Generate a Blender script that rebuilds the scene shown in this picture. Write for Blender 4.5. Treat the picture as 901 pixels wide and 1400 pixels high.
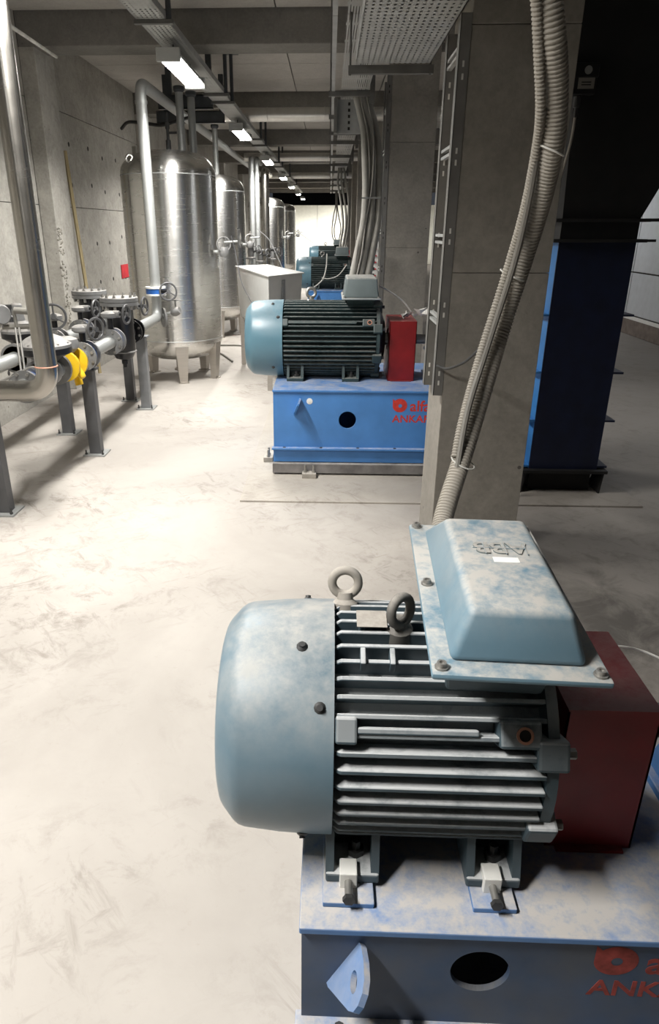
import bpy, bmesh, math, random
from mathutils import Vector, Matrix
random.seed(7)
R = math.radians
PI = math.pi
scene = bpy.context.scene
for o in list(bpy.data.objects):
    bpy.data.objects.remove(o)
COL = scene.collection

# ------------------------------------------------------------------ camera
EYE = Vector((0, 0, 1.65))
FPX, CX, CY = 935.0, 410.0, 700.0
PITCH, YAW = R(22.58), R(2.33)
cam_d = bpy.data.cameras.new('camera')
cam = bpy.data.objects.new('camera', cam_d)
COL.objects.link(cam)
cam.location = EYE
cam.rotation_euler = (PI / 2 - PITCH, 0, YAW)
cam_d.lens = FPX / 1400 * 36
cam_d.sensor_width = 36
cam_d.shift_x = (450.5 - CX) / 1400
cam_d.clip_start = 0.02
scene.camera = cam

# ------------------------------------------------------------------ world, exposure
world = bpy.data.worlds.new('world')
scene.world = world
world.use_nodes = True
world.node_tree.nodes['Background'].inputs[0].default_value = (0.5, 0.55, 0.65, 1)
world.node_tree.nodes['Background'].inputs[1].default_value = 0.05
vs = scene.view_settings
vs.view_transform = 'Standard'
vs.look = 'None'
vs.gamma = 1
vs.use_curve_mapping = False
vs.exposure = 0.70

LAMP_W = 64          # watts of each lamp in the aisle
LAMP_X, LAMP_Z = -1.25, 2.84
LAMP_Y = [0.45, 3.6, 6.65, 10.7, 15.0, 19.8, 24.0, 29.0, 33.8]
LAMP_SPREAD = R(150)

# ------------------------------------------------------------------ pixel -> place
_fw = Vector((-math.sin(YAW) * math.cos(PITCH), math.cos(YAW) * math.cos(PITCH), -math.sin(PITCH)))
_rt = Vector((math.cos(YAW), math.sin(YAW), 0))
_up = _rt.cross(_fw)
def ray(u, v): return _fw + _rt * ((u - CX) / FPX) - _up * ((v - CY) / FPX)
def on_z(u, v, z=0.0):
    d = ray(u, v); return EYE + d * ((z - EYE.z) / d.z)
def on_y(u, v, y):
    d = ray(u, v); return EYE + d * (y / d.y)
def on_x(u, v, x):
    d = ray(u, v); return EYE + d * (x / d.x)
def deep(u, v, zc): return EYE + ray(u, v) * zc

# ------------------------------------------------------------------ materials
MATS = {}
def nd(t, kind, **kw):
    n = t.nodes.new(kind)
    for k, v in kw.items():
        if hasattr(n, k): setattr(n, k, v)
    return n
def mix_col(t, fac, a, b, blend='MIX'):
    m = t.nodes.new('ShaderNodeMix'); m.data_type = 'RGBA'; m.blend_type = blend
    for i, s in ((0, fac), (6, a), (7, b)):
        if isinstance(s, (int, float)): m.inputs[i].default_value = s
        elif isinstance(s, tuple): m.inputs[i].default_value = (*s[:3], 1)
        else: t.links.new(s, m.inputs[i])
    return m.outputs[2]
def math_n(t, op, a, b=None, c=None, clamp=False):
    m = t.nodes.new('ShaderNodeMath'); m.operation = op; m.use_clamp = clamp
    for i, s in enumerate((a, b, c)):
        if s is None: continue
        if isinstance(s, (int, float)): m.inputs[i].default_value = s
        else: t.links.new(s, m.inputs[i])
    return m.outputs[0]
def ramp(t, fac, lo, hi):
    m = t.nodes.new('ShaderNodeMapRange'); m.inputs[1].default_value = lo; m.inputs[2].default_value = hi
    t.links.new(fac, m.inputs[0]); return m.outputs[0]
def noise(t, vec, scale, detail=4, rough=0.55, dist=0.0):
    n = t.nodes.new('ShaderNodeTexNoise'); n.inputs['Scale'].default_value = scale
    n.inputs['Detail'].default_value = detail; n.inputs['Roughness'].default_value = rough
    n.inputs['Distortion'].default_value = dist
    t.links.new(vec, n.inputs['Vector']); return n.outputs['Fac']
def coords(t, world_space=False, scale=None):
    if world_space: v = t.nodes.new('ShaderNodeNewGeometry').outputs['Position']
    else: v = t.nodes.new('ShaderNodeTexCoord').outputs['Object']
    if scale:
        m = t.nodes.new('ShaderNodeMapping'); m.inputs['Scale'].default_value = scale
        t.links.new(v, m.inputs['Vector']); v = m.outputs[0]
    return v
def newmat(name):
    m = bpy.data.materials.new(name); m.use_nodes = True
    MATS[name] = m
    t = m.node_tree
    return m, t, t.nodes['Principled BSDF']
def set_bump(t, b, h, strength, dist=0.005):
    bn = t.nodes.new('ShaderNodeBump'); bn.inputs['Strength'].default_value = strength
    bn.inputs['Distance'].default_value = dist
    t.links.new(h, bn.inputs['Height']); t.links.new(bn.outputs[0], b.inputs['Normal'])

def paint(name, col, rough=0.5, metal=0.0, var=0.25, dust=0.0, dustcol=(0.50, 0.46, 0.41), scale=9, bump=0.0, streak=None, dust_all=0.0, dlo=0.38, dhi=0.56):
    m, t, b = newmat(name)
    v = coords(t, False, streak)
    n1 = noise(t, v, scale, 5)
    dark = tuple(c * (1 - var) for c in col); lite = tuple(min(1, c * (1 + var)) for c in col)
    c = mix_col(t, ramp(t, n1, 0.3, 0.7), dark, lite)
    b.inputs['Roughness'].default_value = rough
    b.inputs['Metallic'].default_value = metal
    if dust or dust_all:
        g = t.nodes.new('ShaderNodeNewGeometry')
        s = t.nodes.new('ShaderNodeSeparateXYZ'); t.links.new(g.outputs['Normal'], s.inputs[0])
        upf = ramp(t, s.outputs[2], 0.25, 0.95)
        w = coords(t, True)
        n2 = ramp(t, math_n(t, 'ADD', math_n(t, 'MULTIPLY', noise(t, w, 7, 6, 0.7, 0.25), .6), math_n(t, 'MULTIPLY', noise(t, w, 38, 4, 0.7), .4)), dlo, dhi)
        f = math_n(t, 'MULTIPLY', math_n(t, 'MULTIPLY', upf, n2), dust)
        f = math_n(t, 'ADD', f, math_n(t, 'MULTIPLY', ramp(t, noise(t, w, 7, 5), 0.35, 0.75), dust_all), clamp=True)
        c = mix_col(t, f, c, dustcol)
        r = math_n(t, 'ADD', math_n(t, 'MULTIPLY', f, 0.9 - rough), rough)
        t.links.new(r, b.inputs['Roughness'])
    t.links.new(c, b.inputs['Base Color'])
    if bump: set_bump(t, b, noise(t, v, 90, 3), bump, 0.002)
    return m

def concrete(name, a, c2, stain=0.5, pores=0.5, bump=0.25):
    m, t, b = newmat(name)
    w = coords(t, True)
    n1 = ramp(t, noise(t, w, 1.1, 6, 0.6, 0.4), 0.3, 0.7)
    n2 = ramp(t, noise(t, w, 7, 6, 0.65, 0.8), 0.35, 0.7)
    n3 = noise(t, w, 45, 3)
    c = mix_col(t, n1, a, c2)
    c = mix_col(t, math_n(t, 'MULTIPLY', n2, stain), c, tuple(x * 0.62 for x in a))
    c = mix_col(t, math_n(t, 'MULTIPLY', ramp(t, n3, 0.35, 0.75), 0.25), c, tuple(min(1, x * 1.35) for x in c2))
    vo = t.nodes.new('ShaderNodeTexVoronoi'); vo.inputs['Scale'].default_value = 9; t.links.new(w, vo.inputs['Vector'])
    p = math_n(t, 'LESS_THAN', vo.outputs['Distance'], 0.045 * 2)
    msk = math_n(t, 'MULTIPLY', p, math_n(t, 'GREATER_THAN', noise(t, w, 3, 2), 0.56))
    c = mix_col(t, math_n(t, 'MULTIPLY', msk, pores), c, (0.05, 0.045, 0.04))
    t.links.new(c, b.inputs['Base Color'])
    b.inputs['Roughness'].default_value = 0.85
    b.inputs['Specular IOR Level'].default_value = 0.25
    set_bump(t, b, math_n(t, 'ADD', noise(t, w, 12, 6, 0.7), math_n(t, 'MULTIPLY', msk, -0.6)), bump, 0.01)
    return m

def floor_mat(name, a, c2):
    m, t, b = newmat(name)
    w = coords(t, True)
    c = mix_col(t, ramp(t, noise(t, w, 0.8, 6, 0.6, 0.5), 0.3, 0.7), a, c2)
    # trowel scuffs and tyre-like streaks
    def streaks(ang, sc, k, lo, hi):
        r1 = t.nodes.new('ShaderNodeMapping'); r1.inputs['Rotation'].default_value = (0, 0, ang); t.links.new(w, r1.inputs['Vector'])
        r2 = t.nodes.new('ShaderNodeMapping'); r2.inputs['Scale'].default_value = sc; t.links.new(r1.outputs[0], r2.inputs['Vector'])
        return ramp(t, noise(t, r2.outputs[0], k, 6, 0.7, 0.8), lo, hi)
    s1 = math_n(t, 'MAXIMUM', streaks(0.9, (2.2, 7, 1), 1.5, 0.55, 0.68), streaks(-0.5, (2.6, 9, 1), 1.3, 0.57, 0.70))
    s2 = ramp(t, noise(t, w, 5.5, 8, 0.75, 0.4), 0.52, 0.66)
    sp = ramp(t, noise(t, w, 0.9, 3), 0.42, 0.62)
    sc = math_n(t, 'MULTIPLY', math_n(t, 'MAXIMUM', s1, s2), sp)
    c = mix_col(t, math_n(t, 'MULTIPLY', sc, 0.7), c, (0.17, 0.145, 0.12))
    sx = t.nodes.new('ShaderNodeSeparateXYZ'); t.links.new(w, sx.inputs[0])
    side_shade = ramp(t, math_n(t, 'ADD', sx.outputs[0], math_n(t, 'MULTIPLY', noise(t, w, 2.2, 6, 0.7, 0.6), 1.2)), 0.75, 1.75)  # dimness of the right side painted into the floor as a noisy brown darkening
    c = mix_col(t, math_n(t, 'MULTIPLY', side_shade, 0.6), c, (0.13, 0.115, 0.10))
    sp2 = ramp(t, noise(t, w, 22, 5, 0.7), 0.62, 0.78)
    c = mix_col(t, math_n(t, 'MULTIPLY', sp2, 0.35), c, (0.25, 0.21, 0.17))
    # spilled oil beside the near fan
    p = on_z(835, 850)
    vd = t.nodes.new('ShaderNodeVectorMath'); vd.operation = 'DISTANCE'; t.links.new(w, vd.inputs[0]); vd.inputs[1].default_value = p
    dd = math_n(t, 'ADD', vd.outputs['Value'], math_n(t, 'MULTIPLY', noise(t, w, 4, 5, 0.65, 1.0), 1.1))
    oil = ramp(t, dd, 1.05, 0.62)
    c = mix_col(t, math_n(t, 'MULTIPLY', oil, 0.8), c, (0.05, 0.045, 0.04))
    t.links.new(c, b.inputs['Base Color'])
    b.inputs['Roughness'].default_value = 0.72
    b.inputs['Specular IOR Level'].default_value = 0.3
    set_bump(t, b, noise(t, w, 16, 6, 0.7), 0.22, 0.008)
    return m

def steel(name, col, rough=0.28, streak=(1, 1, 14), aniso=0.0, metal=1.0, bump=0.0):
    m, t, b = newmat(name)
    v = coords(t, False, streak)
    n1 = ramp(t, noise(t, v, 3, 6, 0.6), 0.3, 0.7)
    c = mix_col(t, n1, tuple(x * 0.9 for x in col), col)
    t.links.new(c, b.inputs['Base Color'])
    b.inputs['Metallic'].default_value = metal
    t.links.new(math_n(t, 'ADD', math_n(t, 'MULTIPLY', noise(t, v, 5, 3), 0.10), rough - 0.05), b.inputs['Roughness'])
    if aniso:
        b.inputs['Anisotropic'].default_value = aniso; b.inputs['Anisotropic Rotation'].default_value = 0.25
        tg = t.nodes.new('ShaderNodeTangent'); tg.direction_type = 'RADIAL'; tg.axis = 'Z'
        t.links.new(tg.outputs[0], b.inputs['Tangent'])
    if bump: set_bump(t, b, noise(t, v, 5, 5), bump, 0.01)
    return m

def emit(name, col, strength):
    m, t, b = newmat(name)
    b.inputs['Base Color'].default_value = (0.8, 0.8, 0.8, 1)
    b.inputs['Emission Color'].default_value = (*col, 1)
    b.inputs['Emission Strength'].default_value = strength
    return m

def perforated(name, col, px, py, fx, fy):
    """sheet metal with rows of oblong holes (object x / y pitch in metres)"""
    m, t, b = newmat(name)
    v = coords(t)
    s = t.nodes.new('ShaderNodeSeparateXYZ'); t.links.new(v, s.inputs[0])
    def hole(sock, pitch, frac):
        f = math_n(t, 'FRACT', math_n(t, 'MULTIPLY', sock, 1 / pitch))
        return math_n(t, 'DIVIDE', math_n(t, 'ABSOLUTE', math_n(t, 'SUBTRACT', f, 0.5)), frac / 2)
    hx, hy = hole(s.outputs[0], px, fx), hole(s.outputs[1], py, fy)
    e = math_n(t, 'ADD', math_n(t, 'POWER', hx, 3), math_n(t, 'POWER', hy, 3))
    mask = math_n(t, 'LESS_THAN', e, 1.0)
    c = mix_col(t, ramp(t, noise(t, v, 6, 4), 0.3, 0.7), tuple(x * 0.8 for x in col), col)
    t.links.new(c, b.inputs['Base Color'])
    b.inputs['Roughness'].default_value = 0.55
    b.inputs['Metallic'].default_value = 0.3
    tr = t.nodes.new('ShaderNodeBsdfTransparent')
    mx = t.nodes.new('ShaderNodeMixShader')
    t.links.new(mask, mx.inputs[0]); t.links.new(b.outputs[0], mx.inputs[1]); t.links.new(tr.outputs[0], mx.inputs[2])
    t.links.new(mx.outputs[0], t.nodes['Material Output'].inputs[0])
    return m

concrete('concrete_wall', (0.33, 0.315, 0.28), (0.45, 0.43, 0.39), stain=0.65)
concrete('concrete_dark', (0.20, 0.185, 0.16), (0.27, 0.25, 0.22), pores=0.8)
concrete('concrete_ceiling', (0.36, 0.34, 0.31), (0.44, 0.42, 0.39), stain=0.3, pores=0.0)
concrete('concrete_beam', (0.16, 0.15, 0.135), (0.22, 0.21, 0.19), pores=0.3)
concrete('concrete_rough', (0.20, 0.19, 0.16), (0.33, 0.31, 0.27), stain=0.9, pores=0.9, bump=1.0)
floor_mat('floor_concrete', (0.325, 0.298, 0.268), (0.43, 0.40, 0.365))
floor_mat('pad_concrete', (0.33, 0.30, 0.26), (0.43, 0.395, 0.35))
paint('joint_dark', (0.06, 0.055, 0.05), 0.9)
paint('hole_dark', (0.02, 0.018, 0.016), 0.9)
paint('white_panel', (0.80, 0.80, 0.72), 0.55, var=0.05)
paint('door_panel', (0.52, 0.54, 0.56), 0.5, var=0.06)
paint('kerb', (0.16, 0.13, 0.11), 0.9)
paint('motor_cowl', (0.085, 0.15, 0.195), 0.30, var=0.10, dust=0.62, scale=6, bump=0.06, dust_all=0.12, dlo=.30, dhi=.60)
paint('motor_body', (0.045, 0.07, 0.085), 0.5, var=0.2, dust=0.95, scale=14, bump=0.12, dustcol=(0.52, 0.53, 0.53), dlo=.24, dhi=.50)
paint('motor_body_dark', (0.022, 0.042, 0.045), 0.5, var=0.2, dust=0.30, scale=14, bump=0.1)
paint('motor_cowl_clean', (0.085, 0.175, 0.225), 0.35, var=0.08, dust=0.15, scale=6)
paint('box_lid', (0.12, 0.21, 0.27), 0.4, var=0.12, dust=0.78, scale=7, bump=0.05, dust_all=0.06)
paint('box_grey', (0.26, 0.29, 0.30), 0.45, var=0.1, dust=0.5)
paint('box_grey_dark', (0.13, 0.16, 0.165), 0.45, var=0.1, dust=0.7)
paint('base_blue', (0.055, 0.185, 0.45), 0.42, var=0.12, dust=0.5, scale=5)
paint('base_blue_dusty', (0.05, 0.09, 0.17), 0.6, var=0.2, dust=0.9, scale=6, dust_all=0.75, dustcol=(0.13, 0.135, 0.145))
paint('base_top_dusty', (0.09, 0.20, 0.42), 0.55, var=0.2, dust=0.92, scale=6, dustcol=(0.50, 0.465, 0.42), dlo=.30, dhi=.56)
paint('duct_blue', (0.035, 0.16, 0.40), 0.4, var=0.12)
paint('duct_blue_shaded', (0.004, 0.008, 0.03), 0.5, var=0.3)  # darker copy of the duct blue: shade of front and right ribs painted in
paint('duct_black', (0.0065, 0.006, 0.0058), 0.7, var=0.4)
paint('guard_red', (0.20, 0.008, 0.010), 0.42, var=0.2, dust=0.15, scale=8)
paint('stencil_red', (0.48, 0.03, 0.02), 0.7, var=0.3, scale=30)
paint('stencil_red_dusty', (0.32, 0.055, 0.045), 0.8, var=0.5, scale=30)
paint('skirt_grey', (0.16, 0.15, 0.145), 0.8, var=0.4, dust=0.5)
paint('bolt_steel', (0.32, 0.31, 0.29), 0.45, metal=0.7, var=0.2)
paint('bolt_dark', (0.06, 0.06, 0.06), 0.5, metal=0.5)
paint('dusty_metal', (0.30, 0.275, 0.24), 0.8, var=0.25, dust=0.6)
paint('eye_dark', (0.10, 0.095, 0.085), 0.7, var=0.3, dust=0.5)
paint('rust_ring', (0.45, 0.22, 0.15), 0.7)
paint('white_paint', (0.75, 0.74, 0.70), 0.5, var=0.05)
paint('sticker', (0.8, 0.8, 0.78), 0.5, var=0.05)
paint('leg_grey', (0.075, 0.075, 0.078), 0.5, var=0.15)
paint('leg_light', (0.20, 0.205, 0.21), 0.5, var=0.15)
paint('cast_black', (0.007, 0.007, 0.009), 0.35, var=0.2)
paint('cast_grey', (0.17, 0.17, 0.168), 0.45, var=0.2, dust=0.5)
paint('wheel_grey', (0.075, 0.075, 0.077), 0.4, var=0.2)
paint('valve_blue', (0.02, 0.10, 0.34), 0.4)
paint('valve_yellow', (0.72, 0.46, 0.015), 0.45, var=0.1)
paint('wood', (0.42, 0.34, 0.19), 0.8, var=0.25, scale=5, streak=(12, 12, 1))
paint('red_sign', (0.5, 0.02, 0.03), 0.6)
paint('conduit_grey', (0.30, 0.275, 0.235), 0.75, var=0.15, dust=0.3)
paint('conduit_pale', (0.23, 0.22, 0.195), 0.7, var=0.12)
paint('cable_grey', (0.17, 0.16, 0.14), 0.65, var=0.12)
paint('cable_black', (0.02, 0.02, 0.02), 0.6)
paint('cable_white', (0.55, 0.54, 0.50), 0.6)
paint('tray_grey', (0.33, 0.335, 0.325), 0.5, metal=0.3, var=0.12)
paint('tray_dark', (0.12, 0.118, 0.11), 0.6, metal=0.3, var=0.2)
paint('lamp_body', (0.45, 0.46, 0.45), 0.5, var=0.06)
paint('beam_steel', (0.045, 0.05, 0.055), 0.5, var=0.2)
paint('plastic_black', (0.010, 0.010, 0.011), 0.45)
paint('gap_black', (0.008, 0.007, 0.007), 0.9)
paint('rail_grey', (0.14, 0.135, 0.125), 0.6, metal=0.2, var=0.15)
steel('tank_steel', (0.70, 0.69, 0.66), 0.26, (1, 1, 10), aniso=0.8)
steel('pipe_stainless', (0.42, 0.40, 0.365), 0.26, (1, 1, 2), aniso=0.5)
steel('pipe_galv', (0.44, 0.45, 0.44), 0.55, (2, 2, 5), metal=0.7)
steel('leg_steel', (0.50, 0.47, 0.43), 0.42)
steel('bin_steel', (0.60, 0.60, 0.58), 0.45, (3, 3, 3), metal=0.35)
steel('clad_steel', (0.62, 0.61, 0.58), 0.38, (6, 2, 2))
emit('lamp_glow', (1.0, 0.98, 0.94), 16)
perforated('tray_perf', (0.46, 0.465, 0.445), 0.030, 0.050, 0.44, 0.40)
perforated('tray_perf_small', (0.46, 0.465, 0.445), 0.033, 0.045, 0.5, 0.5)
perforated('tray_slot', (0.44, 0.44, 0.42), 0.016, 0.40, 0.35, 0.92)

# ------------------------------------------------------------------ mesh builder
def frame_of(d):
    d = Vector(d).normalized()
    a = Vector((0, 0, 1)) if abs(d.z) < 0.9 else Vector((1, 0, 0))
    x = d.cross(a).normalized(); y = d.cross(x).normalized()
    return x, y, d
ORG = {}
class MB:
    def __init__(s): s.v = []; s.f = []
    def add(s, vs, fs):
        n = len(s.v); s.v += [Vector(p) for p in vs]; s.f += [tuple(i + n for i in f) for f in fs]; return s
    def box(s, lo, hi, m=None):
        (a, b, c), (d, e, f) = lo, hi
        vs = [(x, y, z) for z in (c, f) for y in (b, e) for x in (a, d)]
        if m is not None: vs = [m @ Vector(p) for p in vs]
        return s.add(vs, [(0, 2, 3, 1), (4, 5, 7, 6), (0, 1, 5, 4), (2, 6, 7, 3), (0, 4, 6, 2), (1, 3, 7, 5)])
    def cbox(s, c, size, rz=0, rx=0):
        m = Matrix.Translation(c) @ Matrix.Rotation(rz, 4, 'Z') @ Matrix.Rotation(rx, 4, 'X')
        h = [x / 2 for x in size]
        return s.box([-x for x in h], h, m)
    def hexa(s, bot, top):
        return s.add(list(bot) + list(top), [(3, 2, 1, 0), (4, 5, 6, 7)] + [(i, (i + 1) % 4, 4 + (i + 1) % 4, 4 + i) for i in range(4)])
    def lathe(s, prof, org, axis, n=32, cap0=True, cap1=True):
        x, y, d = frame_of(axis); org = Vector(org); vs = []; fs = []
        for r, h in prof:
            for k in range(n):
                a = 2 * PI * k / n
                vs.append(org + d * h + (x * math.cos(a) + y * math.sin(a)) * r)
        for i in range(len(prof) - 1):
            for k in range(n):
                k2 = (k + 1) % n
                fs.append((i * n + k, (i + 1) * n + k, (i + 1) * n + k2, i * n + k2))
        if cap0: fs.append(tuple(range(n)))
        if cap1: fs.append(tuple((len(prof) - 1) * n + k for k in reversed(range(n))))
        return s.add(vs, fs)
    def cyl(s, p0, p1, r, r1=None, n=16):
        p0 = Vector(p0); p1 = Vector(p1); L = (p1 - p0).length
        return s.lathe([(r, 0), (r if r1 is None else r1, L)], p0, p1 - p0, n)
    def ring(s, c, axis, ro, ri, w, n=24):
        h = w / 2
        return s.lathe([(ri, -h), (ro, -h), (ro, h), (ri, h), (ri, -h)], c, axis, n, False, False)
    def torus(s, c, axis, Rr, r, n=24, k=10, a0=0, a1=2 * PI):
        x, y, d = frame_of(axis); pts = []
        full = abs(a1 - a0 - 2 * PI) < 1e-6
        m = n if full else n + 1
        for i in range(m):
            a = a0 + (a1 - a0) * i / n
            pts.append(Vector(c) + (x * math.cos(a) + y * math.sin(a)) * Rr)
        return s.tube(pts, r, k, closed=full)
    def tube(s, pts, r, n=10, closed=False):
        pts = [Vector(p) for p in pts]; m = len(pts); vs = []; fs = []
        rr = r if isinstance(r, (list, tuple)) else [r] * m
        px = None
        for i in range(m):
            if closed: d = pts[(i + 1) % m] - pts[i - 1]
            else: d = pts[min(i + 1, m - 1)] - pts[max(i - 1, 0)]
            d.normalize()
            if px is None: x, y, _ = frame_of(d)
            else:
                x = px - d * px.dot(d); x.normalize(); y = d.cross(x)
            px = x
            for k in range(n):
                a = 2 * PI * k / n
                vs.append(pts[i] + (x * math.cos(a) + y * math.sin(a)) * rr[i])
        for i in range(m if closed else m - 1):
            j = (i + 1) % m
            for k in range(n):
                k2 = (k + 1) % n
                fs.append((i * n + k, i * n + k2, j * n + k2, j * n + k))
        if not closed:
            fs.append(tuple(reversed(range(n)))); fs.append(tuple((m - 1) * n + k for k in range(n)))
        return s.add(vs, fs)
    def prism(s, poly, org, ux, uy, th):
        ux = Vector(ux); uy = Vector(uy); w = ux.cross(uy).normalized() * th; org = Vector(org)
        n = len(poly); a = [org + ux * p[0] + uy * p[1] for p in poly]
        return s.add(a + [p + w for p in a], [tuple(reversed(range(n))), tuple(range(n, 2 * n))] + [(i, (i + 1) % n, n + (i + 1) % n, n + i) for i in range(n)])
    def build(s, name, mat, parent=None, smooth=True, bevel=0.0, at=None, seg=2):
        off = Vector((0, 0, 0))
        if parent is not None and parent.name in ORG: off = ORG[parent.name]
        elif at is not None: off = Vector(at)
        me = bpy.data.meshes.new(name)
        me.from_pydata([p - off for p in s.v], [], s.f)
        bm = bmesh.new(); bm.from_mesh(me)
        bmesh.ops.recalc_face_normals(bm, faces=bm.faces)
        if bevel:
            es = [e for e in bm.edges if len(e.link_faces) == 2 and e.calc_face_angle(0) > R(30)]
            bmesh.ops.bevel(bm, geom=es, offset=bevel, segments=seg, profile=0.5, affect='EDGES', clamp_overlap=True)
        bm.to_mesh(me); bm.free()
        if smooth:
            for p in me.polygons: p.use_smooth = True
            me.set_sharp_from_angle(angle=R(38))
        me.materials.append(MATS[mat])
        o = bpy.data.objects.new(name, me)
        COL.objects.link(o)
        if parent is not None:
            o.parent = parent
            if parent.name in ORG: ORG[o.name] = ORG[parent.name]
        elif at is not None:
            o.location = off; ORG[o.name] = off
        return o

def thing(name, label, cat, loc, group=None, local=False):
    o = bpy.data.objects.new(name, None); COL.objects.link(o)
    o.empty_display_size = 0.1; o.location = loc
    if not local: ORG[o.name] = Vector(loc)
    return tag(o, label, cat, group)
def tag(o, label=None, cat=None, group=None, kind=None):
    if label: o['label'] = label
    if cat: o['category'] = cat
    if group: o['group'] = group
    if kind: o['kind'] = kind
    return o
def place(ob, name, parent, loc=(0, 0, 0), rot=(0, 0, 0)):
    c = ob.copy(); c.name = name; COL.objects.link(c); c.parent = parent; c.location = loc; c.rotation_euler = rot
    return c
def smooth_path(pts, n=8):
    pts = [Vector(p) for p in pts]; out = []
    P = [2 * pts[0] - pts[1]] + pts + [2 * pts[-1] - pts[-2]]
    for i in range(1, len(P) - 2):
        a, b, c, d = P[i - 1:i + 3]
        for k in range(n):
            t = k / n
            out.append(0.5 * ((2 * b) + (c - a) * t + (2 * a - 5 * b + 4 * c - d) * t * t + (3 * b - a - 3 * c + d) * t ** 3))
    out.append(pts[-1]); return out
def text_mesh(txt, size, name, mat, parent, loc, rot, extrude=0.0006, sx=1.0, bold=0.0):
    cu = bpy.data.curves.new('t', 'FONT'); cu.body = txt; cu.size = size; cu.extrude = extrude; cu.offset = bold
    to = bpy.data.objects.new('t', cu); COL.objects.link(to)
    dg = bpy.context.evaluated_depsgraph_get()
    me = bpy.data.meshes.new_from_object(to.evaluated_get(dg)); me.name = name
    bpy.data.objects.remove(to)
    me.materials.clear(); me.materials.append(MATS[mat])
    o = bpy.data.objects.new(name, me); COL.objects.link(o)
    o.parent = parent; o.location = loc; o.rotation_euler = rot; o.scale = (sx, 1, 1)
    return o

# ================================================================== THE ROOM
ZC = 3.47          # ceiling
XL = -2.92         # left wall
XR = 5.0           # right wall
YF, YB = -9.0, 36.0
fl = MB().box((XL - .3, YF, -.2), (XR + .3, YB, 0)).build('floor', 'floor_concrete', smooth=False)
tag(fl, 'pale dusty concrete floor of the machine hall', 'floor', kind='structure')
pad = MB().box((-.56, 4.12, -.05), (2.02, 6.95, .012)).build('foundation_pad', 'pad_concrete', smooth=False, bevel=.004, at=(.7, 5.5, 0))
tag(pad, 'concrete foundation pad under the second motor and the blue duct', 'floor', kind='structure')

ce = MB().box((XL - .3, YF, ZC + .03), (XR + .3, YB, ZC + .3)).build('ceiling', 'joint_dark', smooth=False)
tag(ce, 'grey concrete slab ceiling between dark beams', 'ceiling', kind='structure')
BAY = [3.3 + 4.1 * k for k in range(-1, 9)]      # column lines
pme = MB().box((0, 0, 0), (1.19, .80, .06)).build('ceiling_panel', 'concrete_ceiling', ce, smooth=False, bevel=.004)
first = True
for k in range(len(BAY) - 2):
    y0 = BAY[k] + .42
    if BAY[k + 1] > 26: break
    for j in range(4 if k > 0 else 0):
        yy = y0 + j * .915
        for i in range(5):
            loc = (XL + .01 + i * 1.2, yy, ZC)
            if first: pme.location = loc; pme.scale = (1, 1.13, 1); first = False
            else:
                c = place(pme, 'ceiling_panel', ce, loc); c.scale = (1, 1.13, 1)
for i, yb in enumerate(BAY):
    b = MB().box((XL, yb, 3.2), (XR, yb + .38, ZC + .04)).build('ceiling_beam', 'concrete_beam', smooth=False, bevel=.008, at=(1, yb, 3.2))
    tag(b, 'dark concrete beam spanning the hall under the ceiling slab', 'beam', 'concrete beams across the ceiling', 'structure')

# left wall: bays of two cast lifts with a rough seam
wl = MB().box((XL - .3, YF, 0), (XL - .02, YB, ZC + .03)).build('wall_left', 'joint_dark', smooth=False)
tag(wl, 'bare cast concrete wall with tie holes behind the tanks', 'wall', kind='structure')
for k, yb in enumerate(BAY):
    y0, y1 = yb - 4.1 + .55, yb
    y0 = max(y0, YF); y1 = min(y1, YB)
    if y1 <= y0 + .1: continue
    for z0, z1 in ((0, 1.86), (1.866, 2.80), (2.806, ZC + .02)):
        MB().box((XL - .05, y0, z0), (XL, y1, z1)).build('wall_panel', 'concrete_wall', wl, smooth=False, bevel=.003)
hb = MB()
for k in range(0, 7):
    for yy in (0.55, 1.15, 1.75, 2.35, 2.95):
        for zz in (.45, 1.0, 1.5, 2.1, 2.5):
            y = BAY[k] + .55 + yy + random.uniform(-.06, .06)
            hb.lathe([(.025, 0), (.025, .004)], (XL - .002, y, zz + random.uniform(-.04, .04)), (1, 0, 0), 8)
tag(hb.build('tie_hole', 'hole_dark', wl), kind='stuff')
for k, yb in enumerate(BAY[:9]):
    p = thing('wall_pilaster', 'square concrete pilaster standing out from the left wall', 'pilaster', (XL + .07, yb + .27, 0), 'concrete pilasters along the left wall')
    p['kind'] = 'structure'
    MB().box((XL, yb, 0), (XL + .15, yb + .48, 3.2)).build('shaft', 'concrete_wall', p, smooth=False, bevel=.006)
    if k == 2:
        q = MB()
        for i in range(120):
            z = random.uniform(.3, 1.65); y = yb + random.uniform(0, .12)
            rr = random.uniform(.006, .020)
            q.lathe([(rr, -.01), (rr * .8, .006), (rr * .3, .012)], (XL + .15, y, z), (1, random.uniform(-.6, 0), random.uniform(-.3, .3)), 6)
        q = q.build('honeycombed_concrete', 'concrete_rough', p); q['kind'] = 'stuff'
wb = MB().box((XL, YB, 0), (XR, YB + .2, 2.64)).build('wall_back', 'joint_dark', smooth=False)
tag(wb, 'brightly lit white panel partition closing the far end of the hall', 'wall', kind='structure')
for i in range(7):
    MB().box((XL + i * 1.15 + .006, YB - .03, 0), (XL + (i + 1) * 1.15 - .006, YB, 2.64)).build('wall_panel', 'white_panel', wb, smooth=False, bevel=.004)
gb = MB().box((XL, YB + 2.0, 0), (XR, YB + 2.2, ZC)).build('wall_back_end', 'gap_black', smooth=False)
tag(gb, 'dark end wall showing above the white partition', 'wall', kind='structure')
wf = MB().box((XL, YF - .2, 0), (XR, YF, ZC)).build('wall_front', 'concrete_wall', smooth=False)
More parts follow.
